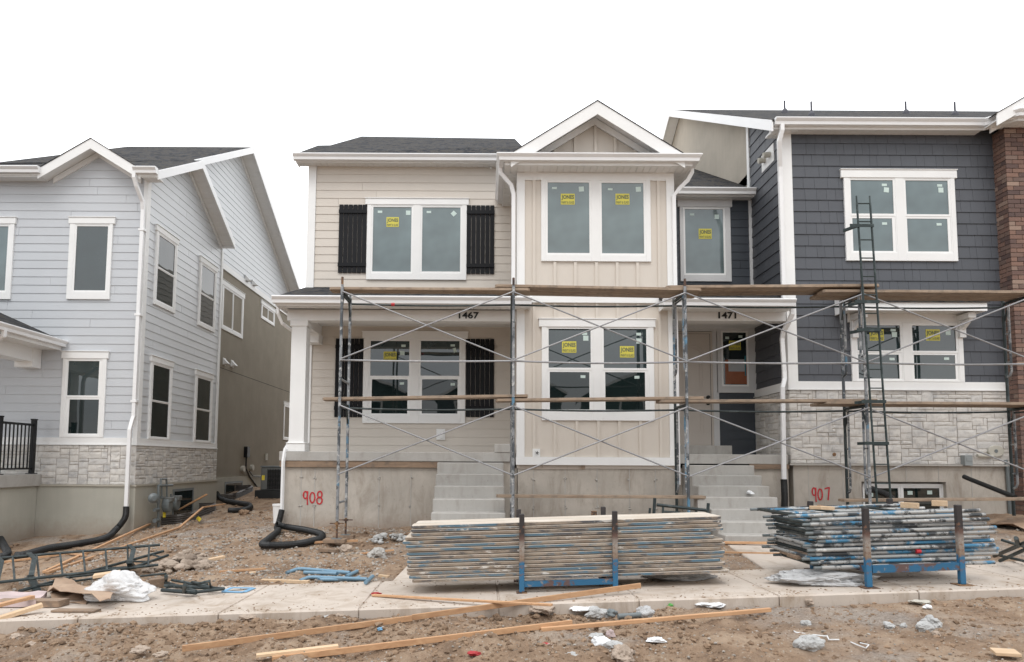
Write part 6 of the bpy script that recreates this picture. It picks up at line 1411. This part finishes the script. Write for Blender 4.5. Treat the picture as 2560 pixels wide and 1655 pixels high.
far_house(.6, 7.0, -15, 5.0, 'dark_siding', 'dark gabled house across the street, reflected in the bay windows')
far_house(9.6, 6.5, -15, 5.2, 'shutter_green', 'dark green gabled house across the street, reflected in the right windows')
# ------------------------------------------------------------ light
w = bpy.data.worlds.new('World'); SC.world = w; w.use_nodes = True; t = w.node_tree; t.nodes.clear()
out = t.nodes.new('ShaderNodeOutputWorld'); sky = t.nodes.new('ShaderNodeTexSky'); sky.sky_type = 'NISHITA'; sky.sun_disc = False
EL, AZ = radians(56), radians(190)
sky.sun_elevation = EL; sky.sun_rotation = AZ
b1 = t.nodes.new('ShaderNodeBackground'); b1.inputs[1].default_value = .10; t.links.new(sky.outputs[0], b1.inputs[0])
tc = t.nodes.new('ShaderNodeTexCoord'); mp = t.nodes.new('ShaderNodeMapping'); mp.inputs['Scale'].default_value = (1, 1, 3); t.links.new(tc.outputs['Generated'], mp.inputs[0])
nz = t.nodes.new('ShaderNodeTexNoise'); nz.inputs['Scale'].default_value = 1.6; nz.inputs['Detail'].default_value = 6; t.links.new(mp.outputs[0], nz.inputs['Vector'])
rp_ = t.nodes.new('ShaderNodeValToRGB'); rp_.color_ramp.elements[0].position = .3; rp_.color_ramp.elements[0].color = (.66,.70,.75,1); rp_.color_ramp.elements[1].position = .65; rp_.color_ramp.elements[1].color = (1,1,1,1); t.links.new(nz.outputs[0], rp_.inputs[0])
b2 = t.nodes.new('ShaderNodeBackground'); sx = t.nodes.new('ShaderNodeSeparateXYZ'); t.links.new(tc.outputs['Generated'], sx.inputs[0]); a1 = t.nodes.new('ShaderNodeMath'); a1.operation = 'MULTIPLY_ADD'; a1.inputs[1].default_value = .22*SKY; a1.inputs[2].default_value = SKY; t.links.new(sx.outputs[1], a1.inputs[0]); a2 = t.nodes.new('ShaderNodeMath'); a2.operation = 'MULTIPLY_ADD'; a2.inputs[1].default_value = .22*SKY; t.links.new(sx.outputs[2], a2.inputs[0]); t.links.new(a1.outputs[0], a2.inputs[2]); t.links.new(a2.outputs[0], b2.inputs[1]); t.links.new(rp_.outputs[0], b2.inputs[0])
mx = t.nodes.new('ShaderNodeMixShader'); mx.inputs[0].default_value = .93; t.links.new(b1.outputs[0], mx.inputs[1]); t.links.new(b2.outputs[0], mx.inputs[2]); t.links.new(mx.outputs[0], out.inputs[0])
sl_ = bpy.data.lights.new('sun', 'SUN'); sl_.energy = SUN; sl_.angle = radians(28); sl_.color = (1, .97, .93); so = bpy.data.objects.new('sun', sl_); COL.objects.link(so)
# sun direction: azimuth measured like the sky's sun_rotation (from +Y towards +X)
d = Vector((sin(AZ)*cos(EL), cos(AZ)*cos(EL), sin(EL))); so.rotation_euler = d.to_track_quat('Z', 'Y').to_euler()
SC.view_settings.view_transform = 'Standard'; SC.view_settings.look = 'None'; SC.view_settings.gamma = 1; SC.view_settings.use_curve_mapping = False; SC.view_settings.exposure = EXPO
SC.cycles.use_denoising = True; SC.cycles.max_bounces = 6; SC.cycles.diffuse_bounces = 4; SC.cycles.glossy_bounces = 3
for o in bpy.data.objects:
    if 'wl' in o: del o['wl']
